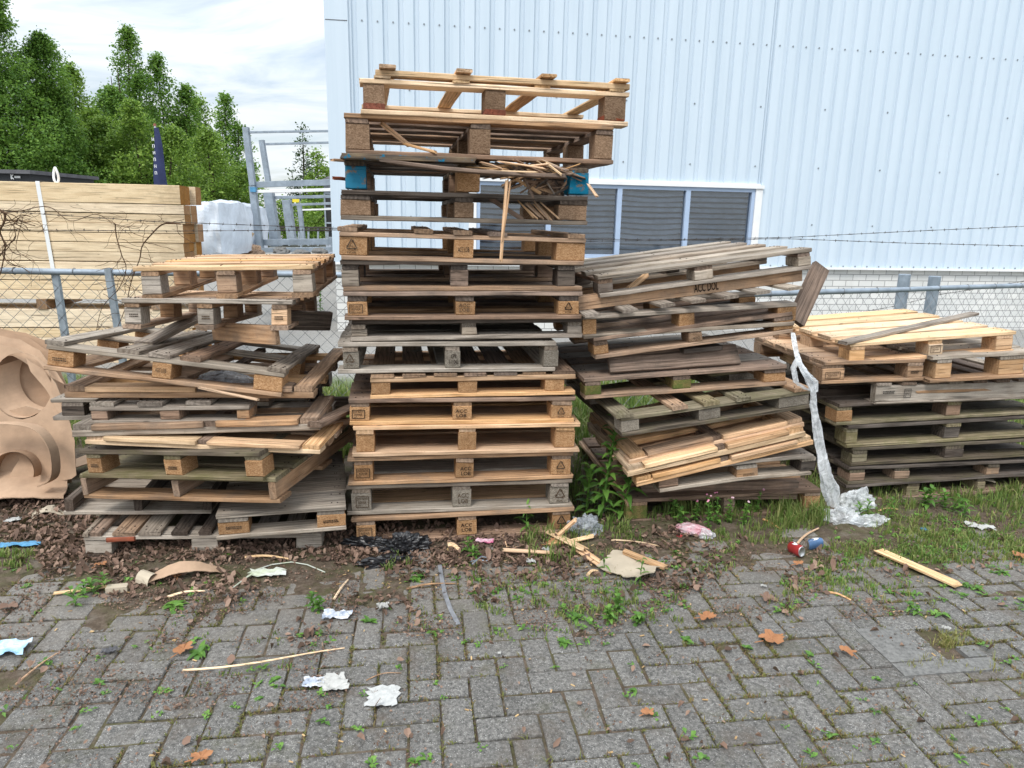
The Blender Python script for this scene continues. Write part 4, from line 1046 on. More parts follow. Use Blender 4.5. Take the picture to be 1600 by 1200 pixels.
T('brown pallet with slatted underside, second from the top of the tall stack', (540, 240.5), (957, 256.5), (540, 176), [(540, 577), (734.5, 766), (929.5, 957)], -.02, nb=6, deckw=.115, mats=['brown', 'tan', 'tan'], mat='brown', bmat='chipbrown', bt='p', botmat='brown', strmat='brown', D=1.15, yaw=10)
t15 = T('open pale frame pallet crowning the tall stack against the cladding', (562, 177.5), (981.5, 197), (560, 116), [(568, 601), (758.5, 790), (944.5, 976)], -.02, tv='y', nb=4, frac=(.08, .36, .66, .95), deckw=.075, mats=['pale', 'fresh'], mat='pale', strmat='pale', bmat='chipbrown', botmat='pale', D=.86, yaw=11, td=.012, nrow=2)
# extra second front board on the top pallet
board('front_rail', t15.root, .035, -t15.D/2+.04, t15.H+.001, t15.w*.94, .07, .024, 'pale', 'x')
for fx in (.10, .37, .68, .96): board('board_end', t15.root, fx*t15.w-t15.w/2, -t15.D/2+.12, t15.H+.0265, .3, .07, .014, 'fresh', 'y')
for a, b in t15.cols: board('bottom_cap', t15.root, (a+b)/2, -t15.D/2+.056, .0205, .1, b-a+.004, .024, 'redend', 'y')
# sagging broken boards and splinters of the blue pallet
r13 = t13.root
plank3('deck_board', at(535, 245, Y0-.01), at(742, 252, Y0+.04), .11, .024, 'bluewood', r13, rag=.008)
plank3('deck_board', at(600, 252, Y0-.005), at(885, 276, Y0+.02), .10, .016, 'brown', r13, bow=-.012, rag=.02)
plank3('deck_board', at(560, 246, Y0+.3), at(900, 281, Y0+.35), .12, .02, 'dark', r13, rag=.03)
plank3('splinter', at(792, 282, Y0-.015), at(782, 409, Y0-.02), .014, .012, 'fresh', r13, flat=False, rag=.01)
plank3('splinter', at(798, 284, Y0-.02), at(785, 378, Y0-.025), .007, .006, 'tan', r13, flat=False, rag=.01)
plank3('splinter', at(520, 250, Y0+.02), at(545, 252, Y0+.08), .02, .012, 'tan', r13, rag=.01)
plank3('splinter', at(522, 278, Y0+.02), at(541, 280, Y0+.1), .018, .014, 'redend', r13, rag=.015)
plank3('splinter', at(919, 288, Y0+.15), at(933, 307, Y0+.1), .015, .008, 'fresh', r13, rag=.01)
plank3('splinter', at(855, 256, Y0-.02), at(876, 272, Y0-.04), .02, .008, 'pale', r13, rag=.012)
plank3('splinter', at(828, 259, Y0-.0), at(860, 256, Y0-.02), .045, .008, 'fresh', r13, rag=.02)
rr = random.Random(4)
for k in range(46):
    x0 = rr.uniform(760, 890); y0 = rr.uniform(257, 276)+max(0, (x0-840)*.05); a = rr.gauss(.12, .28); L = rr.uniform(25, 75); Yk = Y0+rr.uniform(-.02, .35)
    plank3('splinter', at(x0-L/2, y0-L/2*math.sin(a), Yk), at(x0+L/2, y0+L/2*math.sin(a), Yk+rr.uniform(-.1, .1)), rr.uniform(.006, .03), rr.uniform(.003, .008), rr.choice(['tan', 'fresh', 'brown', 'brown', 'pale']), r13, rag=.012)
for k in range(26):
    x0 = rr.uniform(800, 885); y0 = rr.uniform(280, 300); a = rr.uniform(-1.2, 1.4); L = rr.uniform(15, 45); Yk = Y0+rr.uniform(.05, .4)
    plank3('splinter', at(x0-L/2*math.cos(a), y0-L/2*math.sin(a), Yk), at(x0+L/2*math.cos(a), y0+L/2*math.sin(a), Yk), rr.uniform(.004, .016), .004, rr.choice(['tan', 'fresh', 'brown', 'dark']), r13, flat=False, rag=.01)
for k in range(9):
    x0 = 812+k*4+rr.uniform(-2, 2); plank3('splinter', at(x0, 316+rr.uniform(-4, 4), Y0+.2), at(x0+22+rr.uniform(-5, 5), 343+rr.uniform(-3, 3), Y0+.15), .007, .004, rr.choice(['fresh', 'tan']), r13, flat=False, rag=.01)
plank3('splinter', at(766, 310, Y0+.25), at(818, 344, Y0+.2), .022, .01, 'brown', r13, flat=False, rag=.01)
# diagonal splinter inside the brown pallet
plank3('slat', at(598, 194, Y0+.1), at(640, 228, Y0+.16), .022, .012, 'fresh', label='split pale slat slanting inside the second highest pallet of the tall stack', flat=False, rag=.012)
plank3('slat', at(634, 225, Y0+.1), at(680, 238, Y0+.05), .03, .012, 'fresh', label='pale broken slat lying flat on a rough board near the top of the tall stack', rag=.012)

# ---- left stack
def Lp(label, bl, br, top, YL, bx, **k):
    k.setdefault('D', 1.0); k.setdefault('yaw', 8)
    return pallet(label, bl, br, top, YL, bx=bx, group=GL, **k)
YL1 = gnd(132, 873).y
Lp('grey pallet on the leaf litter with gappy boards, one orange with a red end', (132, 873), (503, 867), (131, 833), YL1, [(133, 174), (300, 340), (463, 503)], tv='y', nb=10, frac=(.01, .05, .17, .27, .39, .50, .62, .75, .87, .98), ydirw=(.03, .055, .10, .10, .075, .06, .09, .09, .09, .06),
   mats=['grey', 'brown', 'tan', 'grey', 'dark', 'dark', 'grey', 'grey', 'grey', 'grey'], mat='silver', bmat='silver', bt='y', botmat='dark', strmat='silver', D=1.05)
plank3('redboard_end', at(166.5, 843.5, YL1-.045), at(211, 842, YL1-.04), .012, .022, 'redend', label='red painted board end jutting from the bottom left pallet', cat='board end', rag=.002)
l2 = Lp('small square pallet with a closed grey plank top tilted against the left stack', (341, 844.5), (541, 828), (343, 805), YL1-.05, [(342, 390), (496, 540)], yaw=14, D=.74, nb=4, deckw=.184, mats=['silver', 'grey', 'silver', 'grey'], mat='silver', bmat='chip', nrow=2, stamps=['bars', 'bars'], td=.022, pitch=2)
Lp('upturned pallet with a dark left beam and pale grey boards below', (102, 805), (331, 803), (102, 780), YL1+.12, [(102, 115.5), (210, 223), (318, 331)], beams='y', nb=0, bt='x', nbot=6, botw=.12, mats=['silver', 'grey'], mat='silver', strmat='dark', ts=0, td=0, D=.9)
Lp('mossy beam pallet with an open front, resting on the upturned dark one', (131, 779), (437, 787), (131, 741), YL1+.06, [(131, 140), (272, 282.5), (423, 434)], beams='y', yaw=-9, nb=6, mats=['mossy', 'grey'], mat='mossy', strmat='tan', bt='x', botmat='tan', ts=.0, D=1.0)
Lp('greenish pallet with three light chipboard blocks stamped in brown, left stack', (130, 747), (411, 753), (128, 703), YL1+.02, [(137, 160), (259.5, 286), (385, 411)], yaw=-9, nb=6, mats=['mossdark', 'mossy'], mat='mossy', bmat='chip', stamps=['bars', 'bars', None], botmat='mossy', D=.95)
def flat(label, bl, br, top, YL, yaw, D, mats, group, frac=None, mat='fresh'):
    return pallet(label, bl, br, top, YL, yaw, D, nb=0, beams='none', bt=None, mats=mats, mat=mat, group=group, frac=frac, name='pallet_deck')
flat('pale loose pallet deck slanting down to the right in the left stack', (133, 694), (501, 711), (133, 680), YL1-.02, -2, .45, ['fresh', 'pale', 'tan'], GL, (0, .5, 1))
flat('faded loose pallet deck with a grey and a tan front board in the left stack', (113, 683), (499, 672), (113, 664), YL1-.03, 4, .42, ['tan', 'grey', 'tan'], GL, (0, .56, 1))
Lp('small grey pallet with three plain wooden blocks at the front of the left stack', (143, 664), (391, 662), (143, 629), YL1, [(143.5, 168), (251.6, 282), (371, 390)], tv='y', nb=3, frac=(.08, .38, .68), deckw=.11, mats=['silver', 'grey'], mat='grey', bmat='brown', nrow=2, D=.42, yaw=3, blockmats=['brown', 'brown', 'tan'])
Lp('dark weathered pallet behind the small grey one, its corner blocks showing on both sides', (84, 657), (482, 653), (84, 624), YL1+.44, [(97, 132), (280, 300), (454, 480)], nb=4, mats=['grey', 'dark', 'silver'], mat='grey', bmat='dark', D=.8, yaw=5)
flat('tan loose pallet deck of doubled boards beneath the open tilted pallet', (103, 622), (490, 622.5), (103, 603), YL1+.0, 4, .95, ['tan', 'fresh', 'tan'], GL, (0, .55, 1), 'tan')
Lp('tilted open pallet with big chipboard corner blocks and few grey boards, sagging to the right', (70, 578), (440, 621), (68, 531), YL1-.08, [(72, 111), (236, 266), (395, 439)], tv='y', nb=5, frac=(.03, .335, .46, .59, .965), ydirw=(.08, .09, .09, .085, .085),
   mats=['silver', 'grey', 'grey', 'brown', 'grey'], mat='silver', strmat='silver', bmat='chip', bt='p', botmat='tan', yaw=6.5, pitch=-4.5, D=1.05, stamps=['bars', 'ACC LOB', None], blkd=.125)
Lp('light pallet on three square wooden feet, second from the top of the left stack', (190, 514), (456, 516), (190, 466), YL1, [(195, 220), (309, 334), (424, 449)], nb=6, deckw=.095, mats=['silver', 'tan', 'fresh'], mat='tan', bmat='tan', bt='y', botmat='tan', yaw=8, pitch=-4, D=1.0, blockmats=['silver', 'silver', 'fresh'], stamps=['bars', 'bars', 'bars'], strmat='tan')
Lp('pale slatted pallet on split wooden feet crowning the left stack', (212, 468), (490, 464), (212, 417), YL1+.06, [(223, 252), (340, 370), (459, 489)], nb=5, deckw=.095, mats=['pale', 'fresh'], mat='fresh', bmat='tan', bt='y', botmat='tan', yaw=8, D=.98, blockmats=['silver', 'tan', 'silver'], strmat='tan')
GP = 'loose planks lying in the stacks'
def lp(label, p0, p1, W, Tk, mat, **k): return plank3('plank', p0, p1, W, Tk, mat, label=label, group=GP, **k)
lp('wide light brown board on edge under the right foot of the light pallet, left stack', at(335, 517, YL1+.3), at(433, 524, YL1+.1), .085, .03, 'tan', flat=False)
lp('wide nearly black board on edge behind the light pallet, left stack', at(433, 500, YL1+.3), at(516, 501, YL1+.55), .095, .03, 'dark', flat=False)
lp('grey plank slanting up to the left foot of the light pallet, left stack', at(225, 537, YL1+.2), at(307, 496, YL1+.75), .09, .022, 'grey')
lp('short brown plank poking out left under the tilted open pallet', at(114, 604, YL1+.05), at(150, 589, YL1+.45), .07, .02, 'brown')
lp('thin stripped slat hanging across the tan doubled deck, left stack', at(311, 606, YL1-.06), at(403, 625, YL1-.1), .014, .01, 'fresh')
lp('two-tone plank reaching from the left stack towards the tall stack', at(492, 664, YL1+.02), at(556, 634, YL1+.55), .07, .024, 'brown')
lp('orange brown plank end meeting the tall stack at its left side', at(505, 661, YL1+.25), at(553, 657, YL1+.4), .03, .03, 'tan')
lp('black plank crossing behind toward the tall stack, right of the left stack', at(505, 627, YL1+.6), at(560, 627, YL1+.75), .05, .03, 'dark', flat=False)
crumple('plastic_scrap', 'grey translucent plastic film trapped inside the tilted open pallet', 'plastic film', at(352, 600, YL1+.22), (.14, .10, .055), 'clearbag', 21, .5)

# ---- right stack
def Rp_(label, bl, br, top, YL, bx, **k):
    k.setdefault('D', 1.1); k.setdefault('yaw', 9)
    return pallet(label, bl, br, top, YL, bx=bx, group=GR, **k)
YR1 = gnd(985, 818).y
Rp_('tan mossy pallet standing in the grass under the crooked stack', (985, 818), (1280, 800), (985, 781), YR1, [(979, 1011), (1130, 1147), (1255, 1280)], mats=['tan', 'brown'], mat='tan', bmat='chipgreen', nb=5, botmat='brown', blockmats=['chipgreen', 'brown', 'chip'])
lp('broad dark brown board on edge in the shade low in the crooked stack', at(1000, 769, YR1+.12), at(1245, 765, YR1+.2), .105, .03, 'brown', flat=False)
Rp_('faded pallet with a splintered broken front board and rusty corner foot', (1031, 771), (1268, 742), (1031, 738), YR1-.12, [(1031, 1061), (1152, 1185), (1252, 1275)], nb=5, mats=['silver', 'grey'], mat='silver', bmat='brown', D=.85, blockmats=['brown', 'tan', 'dark'], stamps=[None, 'bars', None], bow=.012, frontover=.01)
flat('lowest of the three pinkish loose decks slanting up in the crooked stack', (995, 762), (1270, 695), (995, 747), YR1-.16, 9, .8, ['fresh', 'pale'], GR, (0, .5, 1))
flat('middle one of the three pinkish loose decks slanting up in the crooked stack', (981, 745.5), (1258, 681), (981, 730), YR1-.17, 9, .8, ['pale', 'fresh'], GR, (0, .53, 1))
flat('topmost and most orange of the three loose decks slanting up in the crooked stack', (985, 726), (1257, 666), (985, 711), YR1-.13, 9, .8, ['tan', 'fresh'], GR, (0, .5, 1), 'tan')
Rp_('mossy rotated pallet with three bare boards over grey chipboard blocks', (972, 683), (1266, 638), (972, 647), YR1-.2, [(972, 1000), (1094, 1127), (1218, 1265)], tv='y', nb=5, frac=(.02, .30, .46, .63, .95), deckw=.085, mats=['mossy', 'tan', 'mossy', 'mossy', 'tan'], mat='mossy', bmat='chipgrey', bt='p', botmat='mossdark', strmat='mossy', yaw=10.5, D=1.2, frontover=.012)
Rp_('closed plank-top pallet with green algae on two of its blocks', (915, 625), (1228, 602), (915, 592), YR1-.12, [(915, 940), (1052.6, 1080), (1195, 1228)], nb=6, deckw=.165, mats=['brown', 'grey', 'brown', 'grey', 'brown', 'grey'], mat='grey', bmat='chipgreen', blockmats=['chipgreen', 'chipgreen', 'chip'], botmat='tan', strmat='brown', D=1.02)
lp('wide brown grey board leaning on the closed plank-top pallet of the crooked stack', at(951, 567, YR1-.04), at(1152, 553, YR1+.1), .115, .02, 'brown', flat=False, nrm=(0, -.8, .6))
lp('short dark board lying above the leaning wide board, crooked stack', at(1062, 547, YR1+.05), at(1122, 541, YR1+.1), .1, .025, 'dark')
Rp_('sloping tan pallet printed 400 on its middle block', (930, 562), (1240, 520), (930, 528), YR1-.1, [(930, 952), (1078, 1098), (1210, 1240)], nb=5, mats=['brown', 'dark'], mat='tan', bmat='chip', blockmats=['chip', 'chipbrown', 'chip'], stamps=[None, '400', None], botmat='tan', strmat='brown', D=1.0)
Rp_('sloping pallet with three clean orange chipboard blocks below the ACC DOL beam', (911, 530), (1243, 508), (911, 493), YR1-.11, [(911, 932), (1062, 1085.5), (1216, 1244)], tv='y', nb=0, nbot=5, mats=['tan', 'grey'], mat='grey', bmat='chip', botmat='tan', strmat='grey', D=1.0, td=.001)
r11 = Rp_('beam pallet with ACC DOL stencilled on its long tan front beam', (906, 491), (1255, 444), (906, 463), YR1-.08, None, beams='x', nb=0, bt='yn', botfrac=(.04, .19, .335, .477, .62, .763, .906), botw=.075, botover=.14, mats=['grey', 'silver'], mat='grey', strmat='tan', ts=0, td=0, tb=.016, D=.95)
fb0 = [o for o in r11.root.children if o.name.startswith('stringer')][0]
stamp('ACC DOL', fb0, fb0.matrix_basis.translation.x*0+.07, -.0225, 0, .13, .045, 'ink')
Rp_('grey slatted pallet tilted up to the right on top of the crooked stack', (936, 466), (1268, 421), (936, 431), YR1-.1, [(937, 960), (1087, 1115), (1248, 1268)], nb=5, deckw=.1, mats=['silver', 'grey'], mat='grey', bmat='dark', blockmats=['dark', 'silver', 'silver'], botmat='grey', strmat='brown', D=1.0)
lp('torn orange wood sliver sticking up under the topmost grey slats', at(982, 452, YR1), at(1012, 428, YR1+.1), .03, .012, 'fresh', flat=False, rag=.02)
lp('thick dark brown plank leaning upright at the right end of the crooked stack', at(1243, 503, YR1+.2), at(1283, 417, YR1+.36), .1, .032, 'brown', flat=False, nrm=(.25, -1, .25))

# ---- far right stack
def Fp(label, bl, br, top, YL, bx, **k):
    k.setdefault('D', 1.1); k.setdefault('yaw', 9)
    return pallet(label, bl, br, top, YL, bx=bx, group=GF, **k)
YF = gnd(1320, 786).y
md = ['mossdark', 'dark', 'mossdark']
Fp('dark pallet sunk in the grass at the foot of the low right stack', (1318, 788), (1650, 764), (1318, 758), YF, [(1320, 1340), (1417, 1436), (1525, 1537), (1610, 1640)], mats=md, mat='mossdark', bmat='brown', nb=6, botmat='brown', blockmats=['dark', 'mossy', 'mossy', 'brown'])
Fp('dark pallet with four reddish wooden blocks, second from the ground in the low stack', (1325, 757.5), (1650, 743), (1325, 730), YF+.0, [(1326, 1350), (1397, 1420), (1542, 1561), (1625, 1650)], mats=md, mat='mossdark', bmat='brown', nb=6, blockmats=['brown', 'tan', 'tan', 'tan'])
Fp('dark pallet with one blackened block, third from the ground in the low stack', (1330, 729), (1650, 711), (1330, 700), YF+.0, [(1331, 1354), (1475, 1504), (1625, 1650)], mats=md, mat='mossdark', bmat='dark', nb=6, blockmats=['mossy', 'dark', 'dark'])
Fp('dark green-edged pallet with a light corner block, fourth from the ground in the low stack', (1322, 700), (1650, 680), (1322, 666), YF+.0, [(1322, 1340), (1475, 1499), (1625, 1650)], mats=md, mat='mossy', bmat='dark', nb=6, blockmats=['mossy', 'dark', 'dark'])
Fp('dark mossy pallet with a chipboard corner block just below the whitish beam pallet', (1306, 665), (1650, 645), (1304, 632), YF+.0, [(1306, 1330), (1477, 1499), (1625, 1650)], mats=md, mat='mossy', bmat='brown', nb=6, blockmats=['chip', 'brown', 'brown'])
f6 = Fp('pallet with a whitish scuffed front beam under a row of grey board ends', (1367, 632), (1645, 622), (1367, 599), YF+.0, None, beams='x', tv='y', nb=8, deckw=.095, mats=['silver', 'grey', 'brown', 'grey'], mat='grey', strmat='silver', bt='x', botmat='grey', ts=0, td=.018, tb=.012, D=1.0)
fb1 = [o for o in f6.root.children if o.name.startswith('stringer')][0]
stamp('bars', fb1, -f6.w/2+.08, -.0225, .01, .08, .022, 'inkgrey'); stamp('box', fb1, -f6.w/2+.2, -.0225, .0, .05, .07, 'inkgrey')
vs, fs = board_geo(.42, .02, .018, 0, rag=.05); mk('scuff', vs, fs, 'tan', fb1, Matrix.Translation((-f6.w/2+.5, -.0125, .004)) )
Fp('small tan pallet with a printed right block, at the left under the fresh one', (1284, 600.5), (1441, 595), (1284, 566), YF-.03, [(1284, 1318), (1417, 1441)], nb=6, mats=['tan', 'fresh'], mat='tan', bmat='tan', nrow=2, yaw=6, D=.9, stamps=['box', 'bars'], deckw=.13)
Fp('small pallet with a whitish deck and two fresh square blocks at the right edge', (1454, 598.5), (1626, 588.5), (1454, 558), YF-.0, [(1462, 1486), (1560, 1600)], nb=6, mats=['silver', 'grey'], mat='silver', bmat='fresh', nrow=2, yaw=6, D=.9, botmat='tan', deckw=.12)
f8 = Fp('fresh yellow pallet topping the low right stack, a loose grey plank on it', (1326, 571), (1584, 551), (1326, 537), YF+.0, [(1327, 1350), (1450, 1472), (1556, 1582)], nb=5, deckw=.155, mats=['pale'], mat='pale', bmat='fresh', yaw=6, D=1.0, botmat='fresh', strmat='fresh', blockmats=['fresh', 'pale', 'fresh'], stamps=[None, 'box', None])
zf = (f8.M @ Vector((0, 0, f8.H))).z + .012
pa, pb = gnd(1318, 524, zf), gnd(1521, 502, zf)
def ondeck(p):
    l = f8.M.inverted() @ p; l.z = f8.H+.012; return f8.M @ l
lp('thin grey plank lying diagonally on the fresh yellow pallet', ondeck(pa), ondeck(pb), .06, .018, 'grey')
lp('tan wooden block showing at the back left under the fresh yellow pallet', at(1211, 532, YF+.75), at(1232, 533, YF+.75), .09, .1, 'tan', flat=False)
lp('pale side beam running back from the small tan pallet of the low stack', at(1222, 553, YF+.85), at(1283, 580, YF+.02), .07, .03, 'fresh', flat=False, nrm=(-1, -.3, 0))
# stretch film strand
# ---------------------------------------------------------------- film, cardboard
def strand(name, label, pl, Y, rad, mat, n=16, seed=1):
    pts = []
    for i in range(len(pl)-1):
        for k in range(10):
            t = k/10; pts.append((pl[i][0]+(pl[i+1][0]-pl[i][0])*t, pl[i][1]+(pl[i+1][1]-pl[i][1])*t, rad[i]+(rad[i+1]-rad[i])*t, Y[i]+(Y[i+1]-Y[i])*t))
    pts.append((*pl[-1], rad[-1], Y[-1])); mb = MB(); N = len(pts)
    for i, (x, y, r, yy) in enumerate(pts):
        c = at(x, y, yy)
        for k in range(n):
            a = 2*math.pi*k/n; f = 1+.5*noise.noise(Vector((math.cos(a)*2.2, math.sin(a)*2.2, i*.05+seed)))+.55*noise.noise(Vector((k*3.1, i*.07, seed)))
            mb.v.append(c+Vector((math.cos(a)*r*f, math.sin(a)*r*f*.7, r*.5*noise.noise(Vector((k*2.7, i*.5, seed+3))))))
    for i in range(N-1):
        for k in range(n): k2 = (k+1) % n; mb.f.append((i*n+k, i*n+k2, (i+1)*n+k2, (i+1)*n+k))
    return mb
yf = YR1-.2
fp = gnd(1318, 815)
film = thing('plastic_film', 'long twisted strand of clear stretch film hanging from the crooked stack to the grass', 'plastic film', Vector((fp.x, fp.y, 0)))
mb = strand('f', '', [(1239, 520), (1244, 545), (1248, 566), (1262, 590), (1271, 612), (1270, 632), (1276, 660), (1283, 700), (1289, 735), (1297, 760), (1302, 790)],
            [yf+.12, yf+.05, yf, yf-.05, yf-.06, yf-.05, yf-.05, yf-.05, yf-.05, yf-.04, yf-.02], [.009, .011, .013, .016, .013, .016, .018, .022, .029, .036, .024], 'foil', 22)
mb.wbuild('twisted_strand', 'foil', film)
mb = strand('f', '', [(1246, 560), (1240, 575), (1243, 597), (1258, 607), (1272, 612)], [yf-.03]*5, [.010, .013, .013, .012, .008], 'foil', 10, 5); mb.wbuild('film_loop', 'foil', film)
mb = strand('f', '', [(1248, 566), (1258, 580), (1274, 596), (1276, 612)], [yf-.07]*4, [.010, .012, .012, .008], 'foil', 10, 9); mb.wbuild('film_loop', 'foil', film)
for nm, px, py, sz, sd in (('crumpled_end', 1312, 812, (.13, .08, .055), 31), ('crumpled_end', 1338, 795, (.13, .07, .10), 32), ('crumpled_end', 1358, 818, (.13, .06, .035), 33)):
    g = gnd(px, py); g.z = grd(g.x, g.y)
    o = crumple(nm, None, None, g, sz, 'foil', sd, .8, 4, .4, freq=3); o.parent = film; o.location = g-Vector((fp.x, fp.y, 0))
# cardboard at the left edge
def cplane(px, py, tilt, yaw=12):
    p = gnd(px, py); n = Vector((math.sin(R_(yaw)), -math.cos(R_(yaw)), 0)); 
    n = (n*math.cos(R_(tilt))+Vector((0, 0, 1))*math.sin(R_(tilt))).normalized(); return p, n
def ell(cx, cy, rx, ry, a0=0, a1=360, n=28): return [(cx+rx*math.cos(R_(a0+(a1-a0)*k/n)), cy+ry*math.sin(R_(a0+(a1-a0)*k/n))) for k in range(n if a1-a0 == 360 else n+1)]
wv = lambda s, a: (lambda co: a*noise.noise(co*3+Vector((s, 0, 0))))
CG = 'cardboard packaging dumped at the left edge'
p, n = cplane(60, 790, 14)
p2 = p+Vector((0, .30, 0))
o = outline('cardboard_sheet', [(-60, 505), (-5, 512), (40, 520), (70, 532), (95, 580), (108, 640), (112, 760), (60, 775), (-60, 790)], [], p2, n, 'cardshade', .006, wv(1, .015)); tag(o, 'rearmost brown cardboard sheet with a straight sloping top edge', 'cardboard', CG)
o = outline('cardboard_sheet', [(-60, 540), (-10, 536), (25, 545), (60, 565), (88, 600), (106, 650), (116, 690), (119, 742), (112, 748), (90, 752), (60, 765), (-60, 800)], [ell(33, 603, 48, 52)], p+Vector((0, .12, 0)), n, 'cardboard', .006, wv(2, .010)); tag(o, 'large cardboard sheet with a big round die-cut hole', 'cardboard', CG)
def wall(nm, loop, pb, dep, mat, parent, off=Vector()):
    W_ = MB(); L_ = len(loop)
    for d_ in (0, dep): 
        for x, y in loop: W_.v.append(hitplane(x, y, pb, n)+Vector((0, d_, 0))+off*(d_/dep))
    for d_ in (dep, 0):
        for x, y in loop: W_.v.append(hitplane(x, y, pb, n)+Vector((0, d_, 0))+off*(d_/dep)-n*0+Vector((.004, 0, .004)))
    for r_ in range(3):
        for i in range(L_-1): a = r_*L_+i; W_.f.append((a, a+1, a+L_+1, a+L_))
    o = W_.build(nm, mat); o.parent = parent; o.matrix_basis = parent.matrix_basis.inverted(); return o
wall('inner_band', ell(33, 603, 47, 51, 60, 215, 22), p+Vector((0, .125, 0)), .16, 'cardboard', o, Vector((.05, 0, .02)))
o = outline('cardboard_sheet', [(-60, 560), (20, 556), (60, 572), (84, 610), (78, 640), (40, 628), (0, 640), (-60, 634)], [], p+Vector((0, .25, 0)), (n+Vector((.3, 0, .25))).normalized(), 'cardshade', .006, None); tag(o, 'upper cardboard leaf seen inside the round hole', 'cardboard', CG)
o = outline('cardboard_sheet', [(-60, 640), (0, 646), (40, 634), (80, 646), (74, 672), (-60, 676)], [], p+Vector((0, .22, 0)), (n+Vector((-.1, 0, -.2))).normalized(), 'cardboard', .006, None); tag(o, 'lower cardboard leaf meeting the upper one inside the round hole', 'cardboard', CG)
def ringbend(co): return .012*noise.noise(co*2.4+Vector((5, 0, 0)))
o = outline('cardboard_sheet', [(-60, 668), (0, 662), (25, 662), (45, 665), (60, 670), (72, 678), (81, 689), (87, 703), (90, 718), (90, 732), (86, 745), (75, 752), (55, 756), (20, 762), (-60, 775)], [ell(20, 738, 34, 32)], p+Vector((0, .02, 0)), (n+Vector((0, 0, .1))).normalized(), 'cardboard', .006, ringbend); tag(o, 'lower rounded cardboard tray with an oval opening and a pale folded rim', 'cardboard', CG); tray = o
wall('inner_band', ell(20, 738, 33, 31, 170, 375, 22), p+Vector((0, .03, 0)), .10, 'cardshade', tray, Vector((-.02, 0, -.02)))
o = outline('cardboard_sheet', [(-60, 700), (10, 698), (28, 716), (14, 740), (12, 776), (-60, 780)], [], p+Vector((0, .12, 0)), (n+Vector((-.3, 0, .2))).normalized(), 'cardshade', .006, None); tag(o, 'shadowed cardboard leaf at the left inside the lower oval opening', 'cardboard', CG)
o = outline('cardboard_sheet', [(22, 702), (56, 720), (60, 760), (14, 776), (16, 742), (30, 718)], [], p+Vector((0, .10, 0)), (n+Vector((.25, 0, .2))).normalized(), 'cardboard', .006, None); tag(o, 'creased cardboard leaf at the right inside the lower oval opening', 'cardboard', CG)
# rolled lip of the tray
lip = MB(); lpts0 = [(-40, 664), (0, 660), (40, 662), (66, 672), (84, 698), (89, 728), (84, 746), (66, 756)]; lpts = []
for i in range(len(lpts0)-1):
    p_0 = lpts0[max(i-1, 0)]; p_1 = lpts0[i]; p_2 = lpts0[i+1]; p_3 = lpts0[min(i+2, len(lpts0)-1)]
    for k in range(6):
        t = k/6; lpts.append(tuple(.5*(2*p_1[j]+(p_2[j]-p_0[j])*t+(2*p_0[j]-5*p_1[j]+4*p_2[j]-p_3[j])*t*t+(3*p_1[j]-p_0[j]-3*p_2[j]+p_3[j])*t**3) for j in (0, 1)))
lpts.append(lpts0[-1])
pf = p+Vector((0, -.02, 0)); P3 = [hitplane(x, y, pf, n) for x, y in lpts]; L0 = len(P3)
for q3 in P3: lip.v.append(q3+Vector((0, -.045, .004)))
for q3 in P3: lip.v.append(q3+Vector((0, .03, -.004)))
for q3 in P3: lip.v.append(q3+Vector((0, .03, -.012)))
for q3 in P3: lip.v.append(q3+Vector((0, -.045, -.004)))
for r_ in range(4):
    for i in range(L0-1): a = r_*L0+i; b2 = ((r_+1) % 4)*L0+i; lip.f.append((a, a+1, b2+1, b2))
o = lip.build('tray_rim', 'cardboard'); o.parent = tray; o.matrix_basis = tray.matrix_basis.inverted()
for i_, (pl_, dy_, lab_) in enumerate((([(-60, 528), (-10, 522), (30, 530), (62, 548), (90, 585), (100, 600), (60, 580), (20, 556), (-60, 552)], .09, 'thin curved cardboard strip along the top of the die-cut sheet'), ([(-60, 518), (0, 516), (45, 528), (80, 552), (104, 600), (108, 640), (80, 600), (40, 556), (-60, 540)], .2, 'second curved cardboard strip behind the die-cut sheet'), ([(40, 560), (70, 580), (92, 620), (98, 650), (88, 640), (70, 606), (48, 580)], .05, 'narrow curved cardboard offcut hanging right of the round hole'))):
    o = outline('cardboard_strip', pl_, [], p+Vector((0, dy_, 0)), (n+Vector((.1*i_, 0, .12))).normalized(), 'cardboard' if i_ != 1 else 'cardshade', .005, wv(7+i_, .015)); tag(o, lab_, 'cardboard', CG)
g0 = gnd(30, 792)
o = sheet('cardboard_flap', (g0.x-.12, g0.y+.05, .02), .62, .36, .42, lambda u, v: .02+.12*v*v+.05*math.sin(u*3), 'cardboard', 14, 8, .006, .008, 3); tag(o, 'torn cardboard flap lying on the leaves below the lower tray', 'cardboard', CG)
g0 = gnd(118, 752); o = sheet('cardboard_flap', (g0.x, g0.y+.15, .02), .5, .16, .7, lambda u, v: .02+.10*u, 'cardboard', 10, 5, .006, .006, 4); tag(o, 'narrow cardboard strip between the tray and the leftmost pallets', 'cardboard', CG)
g0 = gnd(88, 775); o = sheet('cardboard_scrap', (g0.x, g0.y, .015), .10, .18, .3, lambda u, v: .03*v+.01*math.sin(u*5), 'cardpale', 6, 6, .004, .01, 5); tag(o, 'pale greenish cardboard scrap on the leaves beside the dark beam', 'cardboard scrap')
g0 = gnd(82, 806); o = sheet('cardboard_scrap', (g0.x, g0.y, .012), .20, .09, .45, lambda u, v: .03*math.sin(u*4)**2, 'cardpale', 8, 5, .004, .012, 6); tag(o, 'white curled cardboard scrap near the foot of the bottom left pallet', 'cardboard scrap')
